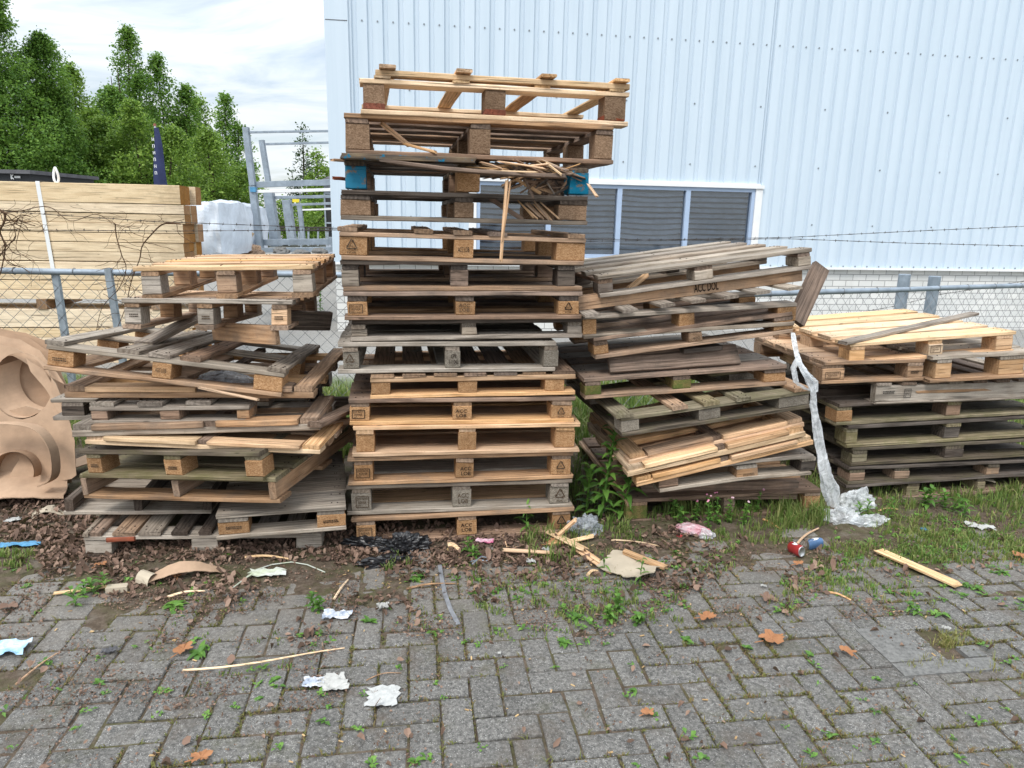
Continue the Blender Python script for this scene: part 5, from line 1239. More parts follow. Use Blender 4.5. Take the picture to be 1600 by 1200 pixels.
# ---------------------------------------------------------------- litter on the paving
def G(px, py, dz=0): g = gnd(px, py); g = gnd(px, py, grd(g.x, g.y)); g.z += dz; return g
def stick(label, p0, p1, r, mat='splint', name='stick', bend=.01, flat=None):
    a, b_ = G(*p0), G(*p1); mb = MB(); n_ = 8; pts = []
    for i in range(n_+1):
        t = i/n_; c = a+(b_-a)*t; c.z = max(c.z, grd(c.x, c.y))+r+abs(bend)*math.sin(math.pi*t)*.5; c += Vector((0, bend*math.sin(math.pi*t*1.3), 0)); pts.append(c)
    if flat:
        o = plank3(name, a+Vector((0, 0, .008)), b_+Vector((0, 0, .012)), flat, .006, mat, rag=.012); recenter(o)
    else:
        mb.tube(pts, [r*(1-.4*i/n_) for i in range(n_+1)], 6); o = mb.build(name, mat); recenter(o)
    return tag(o, label, 'stick', 'wood sticks and splinters on the paving')
stick('long thin curved pale stick lying on the open paving, lower left', (286, 1049), (536, 1020), .0042, 'pale', bend=-.03)
stick('short straight tan stick on the paving at the far left', (25, 1071), (92, 1020), .004, 'tan')
stick('pale splinter standing out against the paving left of the white crinkled paper', (522, 938), (545, 906), .006, 'pale')
stick('thin brown splinter crossing the grey strap', (635, 922), (712, 912), .005, 'tan')
stick('pale lath in the leaves left of the white cardboard tube', (85, 930), (175, 919), .01, 'pale', flat=.022)
stick('pale stick in the leaves in front of the bottom left pallet', (383, 873), (452, 874), .007, 'pale')
stick('pale stick half hidden by weeds below the curved cardboard strip', (262, 935), (322, 924), .006, 'pale')
stick('long thin stick right of the silvery bag', (955, 846), (1037, 855), .005, 'pale')
stick('thin stick lying in the grass above the red can', (1245, 852), (1278, 826), .007, 'fresh')
stick('short stick in the grass left of the film pile', (1192, 813), (1222, 830), .006, 'fresh')
stick('small splinter on the paving right of the grass tufts', (1292, 928), (1328, 938), .006, 'fresh')
stick('short pale splinter below the splintered board pile', (918, 901), (934, 893), .008, 'pale')
stick('straight stick in the grass in front of the low right stack', (1372, 800), (1402, 796), .005, 'fresh')
stick('dark twig between the orange leaf and the small weeds, right', (1388, 926), (1410, 932), .005, 'brown')
stick('thin twig on the bare paving above the white crinkled paper', (572, 1064), (628, 1050), .002, 'tan')
stick('thin upright-looking twig before the tall stack', (781, 830), (793, 857), .004, 'fresh')
stick('broken board piece pointing to the black bag', (700, 856), (718, 862), .014, 'pale')
# splintered boards right of the tall stack
GS = 'splintered boards before the tall stack'
for i, (p0, p1, w_, m_, lab) in enumerate((((905, 862), (956, 897), .05, 'fresh', 'splintered pale board running towards the wet cardboard sheet'), ((855, 853), (893, 851), .03, 'fresh', 'splintered board piece pointing left before the tall stack'), ((884, 853), (926, 843), .03, 'pale', 'pale splintered slat pointing at the silvery bag'), ((868, 847), (900, 812), .03, 'fresh', 'splintered slat propped up by the corner of the tall stack'), ((790, 868), (862, 872), .025, 'fresh', 'long splinter lying left of the white crumbs'), ((858, 840), (912, 868), .045, 'pale', 'wide pale splintered board at the heart of the pile'))):
    a, b_ = G(*p0, .012+.004*i), G(*p1, .012+.004*i)
    if i == 3: b_ = at(900, 812, a.y+.03)
    o = plank3('broken_board', a, b_, w_, .01, m_, label=lab, cat='board', group=GS, rag=.02)
o = plank3('plank_offcut', G(1372, 866, .02), G(1495, 918, .014), .055, .014, 'pale', label='tapering pale plank offcut lying on the paving at the right', cat='plank', rag=.02)
o = plank3('plank_offcut', G(974, 872, .035), G(1038, 896, .03), .035, .018, 'fresh', label='short pale plank lying on the wet cardboard sheet', cat='plank', rag=.006)
g0 = G(985, 890); o = sheet('cardboard_sheet', (g0.x, g0.y, .006), .25, .22, -.55, lambda u, v: .012+.02*(1-v)*(u-.3)**2*4+.006*math.sin(u*7), 'cardpale', 12, 10, .005, .012, 8); tag(o, 'soggy flat cardboard sheet with a torn edge on the paving before the crooked stack', 'cardboard')
g0 = G(290, 902); o = sheet('cardboard_strip', (g0.x, g0.y, .01), .30, .055, .42, lambda u, v: .01+.05*math.sin(u*3.4)*(.5+.5*v), 'cardboard', 14, 4, .003, .004, 9); tag(o, 'curved brown cardboard strip lying on the leaf litter', 'cardboard')
mb = MB(); c0 = G(231, 908); a_ = Vector((.06, -.03, 0)); 
for i in range(5):
    for k in range(9):
        t = math.pi*k/8; mb.v.append(c0+a_*(i/4-.5)*1.2+Vector((.0, .036*math.cos(t)*.9, .042*math.sin(t)))+Vector((.012*math.cos(t), 0, .001)))
for i in range(4):
    for k in range(8): b0 = i*9+k; mb.f.append((b0, b0+1, b0+10, b0+9))
o = mb.build('cardboard_tube', 'cardpale'); recenter(o); tag(o, 'half of a pale cardboard tube standing like an arch on the leaves', 'cardboard tube')
mb = MB(); mb.box((-.042, -.018, 0), (.042, .018, .024), Matrix.Translation(G(184, 923)) @ Matrix.Rotation(.22, 4, 'Z')); o = mb.build('wood_chunk', 'cardpale'); recenter(o); tag(o, 'pale block of wood at the end of the lath left of the cardboard tube', 'wood chunk')
bb = G(600, 868)
bag = crumple('black_bag', 'shiny black torn plastic bag spread before the tall stack', 'plastic bag', G(632, 858), (.14, .075, .07), 'blackbag', 41, .9, 5, .3, freq=3)
b1 = bag; MAT['blackbag']
ob2 = crumple('bag_fold', None, None, Vector((0, 0, 0)), (.13, .045, .045), 'blackbag', 42, .9, 4, -.15, freq=3); ob2.parent = bag; ob2.location = G(575, 852)-bag.location
ob2 = crumple('bag_fold', None, None, Vector((0, 0, 0)), (.13, .05, .035), 'blackbag', 43, .9, 4, .3, freq=3); ob2.parent = bag; ob2.location = G(600, 880)-bag.location
crumple('silver_bag', 'crumpled silvery translucent bag beside the tall green weed', 'plastic bag', G(912, 832), (.10, .06, .085), 'clearbag', 44, .9, 4, .2, freq=3)
rb_ = crumple('wrapper_bag', 'torn clear bag with faded red print in the grass before the crooked stack', 'plastic bag', G(1082, 830), (.10, .06, .035), 'redpack', 45, .6, 4, -.5, freq=2.4)
ob2 = crumple('white_end', None, None, Vector(), (.05, .04, .035), 'foil', 46, .8, 3); ob2.parent = rb_; ob2.location = G(1103, 838)-rb_.location
ob2 = crumple('red_corner', None, None, Vector(), (.018, .014, .010), 'red', 47, .5, 3); ob2.parent = rb_; ob2.location = G(1062, 838)-rb_.location
def can(label, px, py, rot, mat, crush):
    mb = MB(); n_ = 20; prof = [(.0, .0), (.022, 0), (.025, .004), (.030, .012), (.030, .088), (.027, .098), (.025, .101), (.022, .098), (.0, .097)]
    for i, (r_, z) in enumerate(prof):
        for k in range(n_):
            a = 2*math.pi*k/n_; cr = 1-crush*.6*max(0, noise.noise(Vector((math.cos(a)*1.5, math.sin(a)*1.5, z*22+px))))
            mb.v.append(Vector((r_*math.cos(a)*cr, r_*math.sin(a)*cr*(1-crush*.5), z*(1-crush*.25))))
    for i in range(len(prof)-1):
        for k in range(n_): k2 = (k+1) % n_; mb.f.append((i*n_+k, i*n_+k2, (i+1)*n_+k2, (i+1)*n_+k))
    root = thing('drink_can', label, 'drink can', Matrix.Translation(G(px, py, .03)) @ Matrix.Rotation(rot, 4, 'Z') @ Matrix.Rotation(R_(82), 4, 'Y') @ Matrix.Translation((0, 0, -.055)))
    nb_ = 5*n_
    body = [f for f in mb.f if min(f) >= n_ and max(f) < 6*n_]
    ends = [f for f in mb.f if min(f) >= 5*n_]; base_ = [f for f in mb.f if max(f) < 2*n_]
    rm_ = lambda F: (lambda ix: ([mb.v[i] for i in ix], [tuple(ix.index(i) for i in f) for f in F]))(sorted({i for f in F for i in f}))
    mk('body', *rm_(body), mat, root, smooth=True); mk('lid', *rm_(ends), 'alu', root, smooth=True); mk('base', *rm_(base_), 'alu', root, smooth=True)
    band = MB()
    for k in range(7):
        a = -.6+k*.2; band.v += [Vector((-.0306*math.cos(a), .0306*math.sin(a)*(1-crush*.5), (.03+.012*math.sin(k))*(1-crush*.25))), Vector((-.0306*math.cos(a), .0306*math.sin(a)*(1-crush*.5), (.055+.018*math.sin(k))*(1-crush*.25)))]
    band.f = [(2*k, 2*k+2, 2*k+3, 2*k+1) for k in range(6)]; band.build('white_band', 'white', root)
can('red and white drink can lying with its silver end towards the viewer', 1245, 868, R_(-72), 'red', .5)
can('small crushed blue can in the grass right of the red one', 1277, 857, R_(10), 'canblue', .9)
def scrap(name, label, px, py, w_, d_, rot, mat, amp=.012, edge=.008, seed=0, cat='paper', freq=9):
    g0 = G(px, py); o = sheet(name, (g0.x, g0.y, g0.z+.002), w_, d_, rot, lambda u, v: amp*(.8+noise.noise(Vector((u*freq*.4, v*freq*.4, seed)))*1.0+.4*noise.noise(Vector((u*freq, v*freq, seed)))), mat, 10, 8, .001, edge, seed)
    return tag(o, label, cat)
scrap('paint_flake', 'white crackled paper patch lying flat on the open paving', 598, 1090, .105, .10, .1, 'whitepaint', .004, .009, 51)
scrap('paper_scrap', 'grey torn tissue joined to the small printed wrapper, lower left', 521, 1070, .09, .075, .2, 'paper', .012, .014, 52)
scrap('wrapper', 'small blue printed wrapper left of the torn tissue', 490, 1070, .07, .05, .1, 'pack', .01, .004, 53, 'wrapper')
scrap('wrapper', 'white and blue wrapper among weeds in the middle of the paving', 527, 967, .11, .055, .05, 'pack', .018, .005, 54, 'wrapper')
scrap('paper_scrap', 'small white crumpled paper right of the blue and white wrapper', 598, 953, .05, .03, .3, 'paper', .02, .008, 55)
scrap('plastic_pack', 'flat blue and clear plastic pack at the left edge of the picture', 14, 1017, .135, .09, .15, 'bluepack', .016, .005, 56, 'plastic pack')
scrap('blue_board', 'bright blue flattened plastic piece at the left edge beside the leaves', 32, 854, .19, .045, .12, 'bluepl', .014, .006, 57, 'plastic')
scrap('cloth_scrap', 'greyish white rag with a trailing white cord', 418, 899, .15, .06, .12, 'greycloth', .016, .016, 58, 'rag')
scrap('paper_scrap', 'white torn paper in the grass before the low right stack', 1532, 826, .13, .06, -.25, 'paper', .014, .012, 59)
scrap('foil_scrap', 'small dark grey plastic scrap on the left paving', 172, 1020, .05, .03, .4, 'roofgrey', .012, .006, 60, 'plastic')
scrap('wrapper', 'narrow pink and silver wrapper before the middle of the tall stack', 757, 850, .09, .03, -.1, 'pinkpack', .018, .003, 61, 'wrapper')
scrap('paper_scrap', 'white crumb of paper in the splinters, upper one', 854, 864, .035, .028, .1, 'paper', .02, .008, 62)
scrap('paper_scrap', 'white crumb of paper below the splinters, lower one', 829, 881, .04, .024, .1, 'paper', .016, .006, 63)
scrap('plastic_scrap', 'tiny bright blue plastic bit in the grass, right', 1443, 831, .04, .02, .3, 'bluepl', .012, .006, 64, 'plastic')
scrap('paper_scrap', 'small white scrap beside the concrete slab', 1477, 985, .03, .016, -.6, 'paper', .012, .004, 65)
scrap('paper_scrap', 'white paper sliver in the weeds before the crooked stack', 1193, 918, .025, .012, -.3, 'paper', .008, .003, 66)
scrap('paper_scrap', 'small white scrap on the leaves at the far left', 22, 815, .07, .04, .2, 'paper', .012, .008, 67)
scrap('paper_scrap', 'tiny white paper square on the central paving', 780, 1022, .012, .011, .1, 'paper', .002, .001, 68)
mb = MB(); cs = [(362, 922), (380, 908), (400, 892), (425, 884), (455, 880), (480, 884), (508, 896)]; mb.tube([G(x, y, .006) for x, y in cs], .003, 5); o = mb.build('cord', 'greycloth'); recenter(o); tag(o, 'thin white cord curving over the paving around the rag', 'cord')
mb = MB(); cs = [(687, 885), (690, 905), (695, 930), (704, 955), (716, 978)]; pts = [G(x, y, .007) for x, y in cs]
for i, p_3 in enumerate(pts): mb.v += [p_3+Vector((-.009, 0, 0)), p_3+Vector((.009, 0, .004)), p_3+Vector((.009, 0, 0)), p_3+Vector((-.009, 0, -.004))]
for i in range(4):
    for k in range(4): a = i*4; mb.f.append((a+k, a+(k+1) % 4, a+4+(k+1) % 4, a+4+k))
mb.f += [(3, 2, 1, 0), (16, 17, 18, 19)]
o = mb.build('strap', 'strapgrey'); recenter(o); tag(o, 'dirty grey strap lying from the leaves towards the viewer', 'strap')
mb = MB(); cs = [(735, 880), (748, 877), (760, 879), (767, 875), (752, 872), (738, 884)]; mb.tube([G(x, y, .008) for x, y in cs], .004, 5); o = mb.build('cord', 'galvblue'); recenter(o); tag(o, 'short looped blue grey cord before the tall stack', 'cord')
g0 = G(1508, 760); o = sheet('cardboard_ribbon', (g0.x, g0.y, .05), .30, .05, -.35, lambda u, v: .10*math.sin(min(1, u*1.6)*2.4)*(1-u*.6), 'cardpale', 16, 3, .003, .003, 12); tag(o, 'bent cardboard ribbon hanging out of the bottom of the low right stack', 'cardboard')
g0 = G(1576, 748); o = sheet('cardboard_scrap', (g0.x, g0.y, .05), .12, .07, .2, lambda u, v: .05*math.sin(u*4)+.02, 'cardboard', 8, 4, .003, .006, 13); tag(o, 'brown folded cardboard scrap at the right end of the low stack', 'cardboard scrap')
g0 = G(980, 958); crumple('stone', 'dark pebble beside the bright weed on the central paving', 'stone', g0, (.014, .012, .01), 'concrete', 71, .4, 3)
g0 = G(1417, 868); crumple('stone', 'dark stone between the plank offcut and the grass', 'stone', g0, (.02, .016, .014), 'slatgap', 72, .4, 3)
# big dry leaves
def bigleaf(label, px, py, s, rot, seed, mat='orangeleaf'):
    rr = random.Random(seed); V = [Vector((0, 0, .012))]; n_ = 30
    for k in range(n_):
        a = 2*math.pi*k/n_; lob = .62+.38*abs(math.cos(2.5*a))**.7
        if k % 2: lob *= .9
        rr_ = s*lob*rr.uniform(.9, 1.08)
        V.append(Vector((rr_*math.cos(a), rr_*math.sin(a)*.8, .012+s*.38*max(0, abs(math.cos(a*1.5+seed)))*rr.uniform(.5, 1))))
    Fs = [(0, k+1, (k+1) % n_+1) for k in range(n_)]
    g0 = G(px, py); k0 = len(V); st = MB(); st.v = V; st.f = Fs
    st.tube([Vector((-s*.7, 0, .012)), Vector((-s*1.3, s*.15, .008))], .0022, 4)
    o = st.build('dry_leaf', mat, M=Matrix.Translation(g0) @ Matrix.Rotation(rot, 4, 'Z')); tag(o, label, 'dry leaf', 'large dry leaves on the paving')
bigleaf('large curled rust brown maple leaf on the right paving, the biggest', 1205, 1002, .058, .4, 1)
bigleaf('brown curled leaf up and left of the biggest maple leaf', 1104, 968, .042, .2, 2)
bigleaf('pale orange maple leaf beside dandelion leaves, lower left', 287, 1019, .042, 1.2, 3)
bigleaf('faded brown leaf right of the biggest maple leaf', 1323, 1022, .035, 2.2, 4)
bigleaf('brown leaf at the far left edge of the paving', 13, 952, .04, .1, 5, 'litter')
bigleaf('small orange leaf in the litter by the bottom left pallet', 158, 886, .03, .9, 6)
bigleaf('orange leaf scrap beside the curved cardboard strip', 278, 902, .03, 2, 7)
bigleaf('rust coloured leaf at the right edge of the grass', 1592, 872, .045, 1, 8)
bigleaf('crumpled orange leaf beside the red can', 1247, 884, .03, .4, 9)
bigleaf('pale brown leaf in the dirt left of the small weeds, right of centre', 1198, 938, .04, 1.4, 10, 'litter')
bigleaf('reddish leaf under the splinters right of the tall stack', 862, 852, .045, .4, 11)
bigleaf('long brown leaf at the bottom edge, left of centre', 315, 1188, .035, .5, 12)
bigleaf('small yellow brown leaf on the paving below the centre', 1012, 1118, .026, .5, 13)
# ---------------------------------------------------------------- leaf litter, grass, moss (uncountable)
rl = random.Random(77)
LV = []; LF = []
def litterleaf(p, s):
    a = rl.uniform(0, 6.283); fl_t = rl.choice((.18, .3, .6)); tl = rl.gauss(0, fl_t); t2 = rl.gauss(0, fl_t); k = len(LV)
    d = Vector((math.cos(a), math.sin(a), tl)); e = Vector((-math.sin(a), math.cos(a), t2)); u = Vector((0, 0, 1)); c = rl.uniform(-.3, .95)
    w_ = rl.uniform(.18, .46)
    z = [p, p+d*s*.33+e*s*w_+u*s*c*.6, p+d*s*.72+e*s*w_*.8+u*s*c*.5, p+d*s, p+d*s*.72-e*s*w_*.7+u*s*c*.7, p+d*s*.33-e*s*w_+u*s*c*.4, p+d*s*.5-u*s*.02]
    zm = min(v.z for v in z); dz = max(0, p.z-zm); LV.extend(v+Vector((0, 0, dz*.8)) for v in z)
    LF.extend([(k+6, k, k+5), (k+6, k+1, k), (k+6, k+2, k+1), (k+6, k+3, k+2), (k+6, k+4, k+3), (k+6, k+5, k+4)])
def scatter(x0, y0, x1, y1, n, fn, pw=1.0, thr=-2, fr=3.0):
    c = 0
    for _ in range(n):
        px = rl.uniform(x0, x1); py = rl.uniform(y0, y1); g = gnd(px, py)
        if noise.noise(Vector((g.x*fr, g.y*fr, 9.1))) < thr: continue
        fn(g); c += 1
def LT(g):
    hz = grd(g.x, g.y); pile = .02*max(0, noise.noise(Vector((g.x*4, g.y*4, 2)))+.3)
    litterleaf(Vector((g.x, g.y, hz+rl.uniform(0, 1)*pile+.002)), rl.uniform(.010, .036))
scatter(60, 840, 540, 880, 1300, LT); scatter(150, 880, 420, 935, 420, LT, thr=.02); scatter(0, 770, 150, 850, 1100, LT); scatter(60, 830, 200, 900, 500, LT)
scatter(520, 835, 900, 885, 1500, LT); scatter(560, 870, 780, 945, 480, LT, thr=-.02); scatter(560, 930, 780, 990, 120, LT, thr=.08)
scatter(780, 860, 930, 910, 200, LT); scatter(1000, 840, 1290, 930, 560, LT, thr=-.0); scatter(1080, 900, 1240, 960, 200, LT, thr=.05); scatter(930, 810, 1100, 860, 260, LT)
scatter(540, 820, 900, 850, 500, LT); scatter(0, 870, 1600, 1000, 260, LT, thr=.05); scatter(0, 1000, 1600, 1200, 90, LT); scatter(1250, 800, 1600, 900, 260, LT, thr=0); scatter(150, 930, 520, 1050, 160, LT, thr=.1)
def FT(g):
    litterleaf(Vector((g.x, g.y, grd(g.x, g.y)+.0045)), rl.uniform(.004, .012))
for bx_ in ((0, 840, 560, 960, 5200), (540, 850, 1060, 1000, 6500), (1000, 840, 1420, 970, 4600), (0, 930, 600, 1110, 4200), (1300, 790, 1600, 880, 1500)):
    scatter(*bx_, FT, thr=-.0, fr=5)
scatter(0, 950, 1600, 1200, 3500, FT, thr=.15, fr=5)
tag(mk('leaf_litter', LV, LF, 'litter'), kind='stuff')
# fine wood crumbs and bits
CV = MB()
def CT(g):
    s = rl.uniform(.002, .006); a = rl.uniform(0, 3.14); CV.box((-s*rl.uniform(1, 3), -s*.5, 0), (s, s*.5, s*.35), Matrix.Translation((g.x, g.y, grd(g.x, g.y)+.001)) @ Matrix.Rotation(a, 4, 'Z'))
scatter(0, 860, 1600, 1000, 220, CT); scatter(0, 1000, 1600, 1200, 45, CT); scatter(520, 840, 1050, 920, 220, CT)
tag(CV.build('wood_crumbs', 'splint'), kind='stuff')
def tuft(V, Fs, g, n, h, sp, wd=.003, rr=rl, droop=.5):
    for _ in range(n):
        a = rr.uniform(0, 6.283); r = sp*math.sqrt(rr.random()); b0 = Vector((g.x+r*math.cos(a), g.y+r*math.sin(a), g.z-.004)); hh = h*rr.uniform(.45, 1.15)
        la = rr.uniform(0, 6.283); ln = hh*rr.uniform(.1, droop*1.4); dd = Vector((math.cos(la), math.sin(la), 0)); sd_ = Vector((-dd.y, dd.x, 0))*wd*rr.uniform(.6, 1.2)
        k = len(V); m1 = b0+dd*ln*.3+Vector((0, 0, hh*.62)); V += [b0-sd_, b0+sd_, m1-sd_*.8, m1+sd_*.8, b0+dd*ln+Vector((0, 0, hh*rr.uniform(.75, 1)))]
        Fs += [(k, k+1, k+3, k+2), (k+2, k+3, k+4)]
GV, GF_ = [], []
def GT_(h, n, sp):
    def f(g):
        tuft(GV, GF_, Vector((g.x, g.y, grd(g.x, g.y))), n, h*rl.uniform(.5, 1.3), sp)
    return f
scatter(930, 800, 1290, 850, 190, GT_(.055, 9, .025), thr=-.15); scatter(1040, 790, 1280, 815, 130, GT_(.10, 10, .03)); scatter(1200, 770, 1290, 830, 70, GT_(.11, 10, .03))
scatter(1290, 770, 1600, 800, 190, GT_(.085, 9, .03), thr=-.2); scatter(1290, 800, 1600, 870, 330, GT_(.045, 8, .028), thr=-.2); scatter(1400, 830, 1600, 880, 200, GT_(.04, 8, .03), thr=-.1)
scatter(1090, 850, 1420, 930, 260, GT_(.035, 8, .022), thr=0); scatter(880, 720, 1000, 850, 90, GT_(.07, 10, .03)); scatter(815, 830, 905, 880, 40, GT_(.09, 9, .025))
scatter(590, 870, 640, 895, 14, GT_(.055, 9, .018)); scatter(720, 860, 1000, 970, 230, GT_(.032, 7, .022), thr=-.02); scatter(640, 900, 900, 1000, 90, GT_(.02, 7, .02), thr=.0); scatter(150, 930, 560, 1080, 110, GT_(.018, 6, .02), thr=.05); scatter(0, 868, 60, 890, 34, GT_(.04, 9, .025)); scatter(940, 930, 1060, 975, 26, GT_(.04, 8, .02))
scatter(1460, 985, 1515, 1020, 1, GT_(.03, 4, .02)); scatter(870, 560, 915, 800, 60, GT_(.15, 10, .04)); scatter(1180, 700, 1300, 780, 60, GT_(.12, 10, .03)); scatter(1570, 640, 1640, 780, 80, GT_(.14, 10, .04))
# grass strip at the fence and before the plinth
for _ in range(5200):
    y = rl.uniform(4.5, 7.4); x = rl.uniform(-.85*y-.4, .85*y+.4)
    if noise.noise(Vector((x*1.2, y*1.2, 3))) < -.25: continue
    if x < -.3 and y > 6.4: continue
    tuft(GV, GF_, Vector((x, y, soil_h(x, y) if y < 5.8 else -.03)), 7, rl.uniform(.08, .26), .06, .005)
tag(mk('grass', GV, GF_, 'grass'), kind='stuff')
DV, DF = [], []
for _ in range(60):
    px, py = rl.gauss(1487, 14), rl.gauss(1006, 7); g = gnd(px, py, -.02); tuft(DV, DF, g, 9, .045, .012, .0018)
def DT(g): tuft(DV, DF, Vector((g.x, g.y, grd(g.x, g.y))), 7, rl.uniform(.02, .05), .018, .0016)
scatter(1200, 860, 1460, 960, 60, DT, thr=0); scatter(1420, 1030, 1560, 1050, 14, DT); scatter(1290, 800, 1600, 880, 70, DT, thr=-.1); scatter(850, 850, 1000, 960, 30, DT)
tag(mk('dry_grass', DV, DF, 'drygrass'), kind='stuff')
MV, MF = [], []
for (a, b_) in JOINTS:
    m0 = (a+b_)/2
    dns = .35+1.1*noise.noise(Vector((m0.x*1.7, m0.y*1.7, 1)))+.25*max(0, m0.x)*.3
    for _ in range(int(max(0, dns)*26)):
        t = rl.random(); p = a+(b_-a)*t+Vector((rl.gauss(0, .0042), rl.gauss(0, .0042), -.004)); 
        tuft(MV, MF, p, 3, rl.uniform(.005, .020), .006, .0024, droop=1.3)
tag(mk('joint_moss', MV, MF, 'moss'), kind='stuff')
SV, SF_ = [], []
def SD(g):
    z = grd(g.x, g.y); c = Vector((g.x, g.y, z+.001)); n_ = rl.randint(4, 9); L = rl.uniform(.012, .032)
    for _ in range(n_):
        a = rl.uniform(0, 6.283); d = Vector((math.cos(a), math.sin(a), rl.uniform(.2, 1.1))).normalized(); s = Vector((-d.y, d.x, 0)).normalized()*L*rl.uniform(.16, .3); k = len(SV); l2 = L*rl.uniform(.6, 1.2); o_ = c+Vector((rl.gauss(0, .006), rl.gauss(0, .006), 0))
        SV.extend([o_, o_+d*l2*.5-s, o_+d*l2*.5+s, o_+d*l2-Vector((0, 0, l2*.3)), o_+d*l2*.55-Vector((0, 0, l2*.06))]); SF_.extend([(k, k+1, k+4), (k, k+4, k+2), (k+1, k+3, k+4), (k+4, k+3, k+2)])
scatter(640, 880, 1100, 1010, 130, SD, thr=-.05); scatter(0, 880, 640, 1120, 70, SD, thr=0); scatter(1000, 840, 1600, 960, 200, SD, thr=-.05); scatter(0, 1000, 1600, 1200, 50, SD); scatter(1290, 780, 1600, 870, 160, SD)
tag(mk('seedlings', SV, SF_, 'weed'), kind='stuff')
# ---------------------------------------------------------------- weeds
def weedleaf(V, Fs, p, d, L, w_, droop):
    d = d.normalized(); s = d.cross(Vector((0, 0, 1)));
    s = s.normalized() if s.length > .01 else Vector((1, 0, 0)); up_ = s.cross(d); n_ = 5; k = len(V)
    for i in range(n_+1):
        t = i/n_; c = p+d*L*t-Vector((0, 0, droop*L*t*t)); ww = w_*math.sin(math.pi*min(1, .06+t*.94)**.75)
        V += [c-s*ww+up_*ww*.35, c, c+s*ww+up_*ww*.35]
    for i in range(n_):
        a = k+3*i; Fs += [(a, a+1, a+4, a+3), (a+1, a+2, a+5, a+4)]
def weed(label, px, py, h, nl, Ll, Lw, seed, kind='stem', nstem=1, cat='weed', flower=None):
    rr = random.Random(seed); g0 = G(px, py); root = thing('weed', label, cat, g0, 'weeds growing in the yard'); st = MB(); V = []; Fs = []
    fl = MB()
    for sdx in range(nstem):
        b0 = Vector((rr.gauss(0, .012*nstem), rr.gauss(0, .012*nstem), 0)) if nstem > 1 else Vector(); lean = Vector((rr.gauss(0, .1), rr.gauss(0, .1), 1)); hh = h*(rr.uniform(.55, 1) if sdx else 1)
        if kind == 'stem':
            st.tube([b0+Vector((lean.x*hh*t, lean.y*hh*t+.01*math.sin(5*t), hh*t)) for t in (0, .25, .5, .75, 1)], [.0045*(h/.4)+.0012]*3+[.002, .001], 6)
            for k in range(nl):
                t = .06+.92*k/nl; a = k*2.4+seed; p = b0+Vector((lean.x*hh*t, lean.y*hh*t, hh*t)); e = .25+.9*t+rr.gauss(0, .15)
                weedleaf(V, Fs, p, Vector((math.cos(a), math.sin(a), e)), Ll*rr.uniform(.75, 1.15)*(1.05-.45*abs(t-.45)), Lw*rr.uniform(.8, 1.15), rr.uniform(.25, .8))
            if flower:
                for _ in range(2):
                    c = b0+lean*hh+Vector((rr.gauss(0, .01), rr.gauss(0, .01), .01)); fl.tube([c, c+Vector((0, 0, .006))], [.007, .002], 6)
        else:
            for k in range(nl):
                a = rr.uniform(0, 6.283); weedleaf(V, Fs, b0+Vector((0, 0, .002)), Vector((math.cos(a), math.sin(a), rr.uniform(.12, .8))), Ll*rr.uniform(.5, 1.15), Lw*rr.uniform(.7, 1.1), rr.uniform(.2, .7))
    if st.v: st.build('stem', 'weed', root, True)
    mk('leaves', V, Fs, 'weed', root, smooth=True)
    if fl.v: fl.build('flower', 'pinkpack', root)
weed('tall green weed with willow-like leaves between the tall and the crooked stack', 938, 812, .60, 52, .125, .0165, 1)
weed('second tall weed stem close right of the tallest one', 968, 808, .40, 30, .12, .016, 2)
weed('short leafy shoot at the left foot of the tallest weed', 915, 806, .30, 22, .13, .017, 22)
weed('willow-leaved weed in front of the right foot of the tall stack', 822, 836, .17, 16, .07, .007, 3)
weed('bright leafy weed in the joint before the crooked stack', 966, 962, .085, 18, .045, .010, 4, nstem=3)
weed('small upright weed on the left paving below the rag', 502, 946, .09, 14, .045, .008, 5, nstem=2)
weed('pair of pale green weeds by the lath at the left', 128, 930, .085, 10, .055, .008, 6, nstem=4)
weed('low dandelion rosette beside the curved cardboard strip', 275, 948, .03, 22, .06, .012, 7, 'rosette', 2)
weed('dandelion leaves beside the pale orange leaf', 312, 1020, .03, 12, .07, .011, 8, 'rosette')
weed('small rosette on the paving left of the torn tissue', 428, 1063, .03, 10, .035, .010, 9, 'rosette')
weed('tiny rosette near the lower left of the paving', 403, 1094, .02, 8, .022, .008, 10, 'rosette')
weed('weed at the right side of the blue and white wrapper', 577, 972, .05, 12, .045, .011, 11, 'rosette')
weed('spreading rosette before the black bag', 652, 903, .04, 14, .05, .010, 12, 'rosette')
weed('grassy weed in the leaves right of the black bag', 733, 870, .09, 14, .055, .006, 13, nstem=2)
weed('weed with spoon-shaped leaves on the middle paving', 776, 925, .05, 10, .045, .010, 14, 'rosette')
weed('rosette in the central paving, upper one of two', 900, 965, .03, 10, .045, .012, 15, 'rosette')
weed('low rosette in the central paving, lower one of two', 882, 1005, .03, 14, .045, .010, 16, 'rosette')
weed('young willow-leaved shoot growing beside the wet cardboard', 946, 896, .11, 9, .045, .006, 17)
weed('young willow-leaved shoot in front of the wet cardboard', 1000, 912, .13, 9, .05, .006, 18)
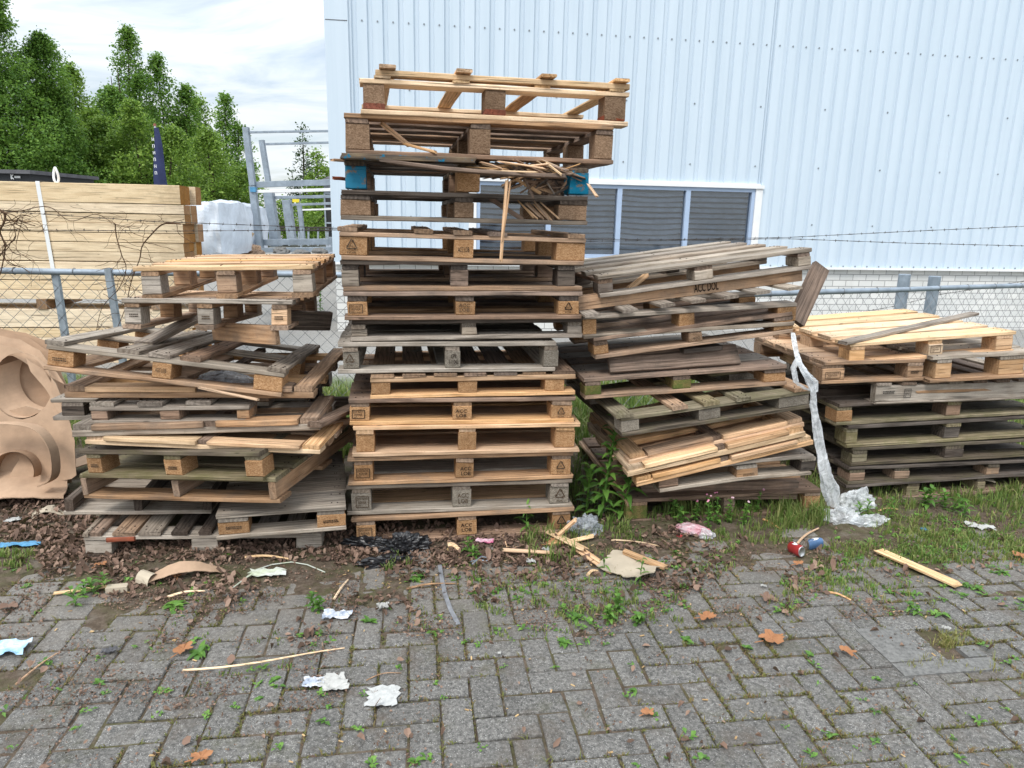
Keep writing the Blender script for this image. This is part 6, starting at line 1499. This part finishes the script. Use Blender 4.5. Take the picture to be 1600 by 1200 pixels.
weed('bushy crane’s-bill with pink flowers before the crooked stack', 1115, 815, .16, 16, .035, .011, 19, nstem=6, flower=1)
weed('second flowering crane’s-bill by the block of the crooked stack', 1160, 798, .15, 12, .032, .010, 20, nstem=4, flower=1)
weed('dark green leaf clump left of the red printed bag', 1050, 815, .12, 12, .06, .010, 21, nstem=2)
weed('bright weed beside the film pile', 1362, 806, .14, 14, .06, .006, 23, nstem=3)
weed('broad leaf standing in the grass at the right', 1495, 832, .06, 6, .06, .016, 24, 'rosette')
weed('small rosette left of the biggest maple leaf', 1072, 1000, .03, 10, .036, .010, 25, 'rosette')
weed('small rosette under the biggest maple leaf', 1165, 1013, .03, 10, .036, .009, 26, 'rosette')
weed('small rosette right of the biggest maple leaf', 1265, 1024, .02, 8, .03, .009, 27, 'rosette')
weed('seedling pair above the concrete slab', 1420, 958, .05, 9, .034, .009, 28, nstem=2)
weed('two-leaved seedling right of the small rosettes, above the slab', 1472, 960, .03, 5, .05, .010, 29, 'rosette')
weed('flat feathery weed right of the plank offcut', 1516, 914, .03, 14, .05, .007, 30, 'rosette', 2)
weed('low weed at the right edge of the paving', 1570, 896, .03, 10, .04, .009, 31, 'rosette')
weed('weed among the grass right of the red can', 1318, 878, .05, 10, .035, .009, 32, 'rosette', 2)
weed('leafy weed in the grass at the foot of the low right stack', 1458, 790, .13, 14, .06, .012, 33, nstem=3)
weed('tall grassy weed in front of the low right stack', 1500, 800, .12, 12, .07, .007, 34, nstem=3)
weed('weed between the blue pack and the dark plastic scrap', 60, 955, .02, 8, .028, .007, 35, 'rosette')
weed('tiny weed in a joint at the lower centre', 650, 1190, .02, 8, .03, .006, 36, 'rosette')
weed('small weed in a joint at the lower right', 1300, 1150, .02, 8, .028, .006, 37, 'rosette')
weed('slender seedlings in a joint right of centre', 992, 1080, .03, 8, .025, .007, 38, 'rosette')
weed('leafy vine shoot at the fence behind the left stack', 500, 500, .5, 22, .10, .022, 39)
weed('two small shoots growing on the paving under the crooked pallet tops', 355, 868, .04, 6, .03, .012, 40, 'rosette')
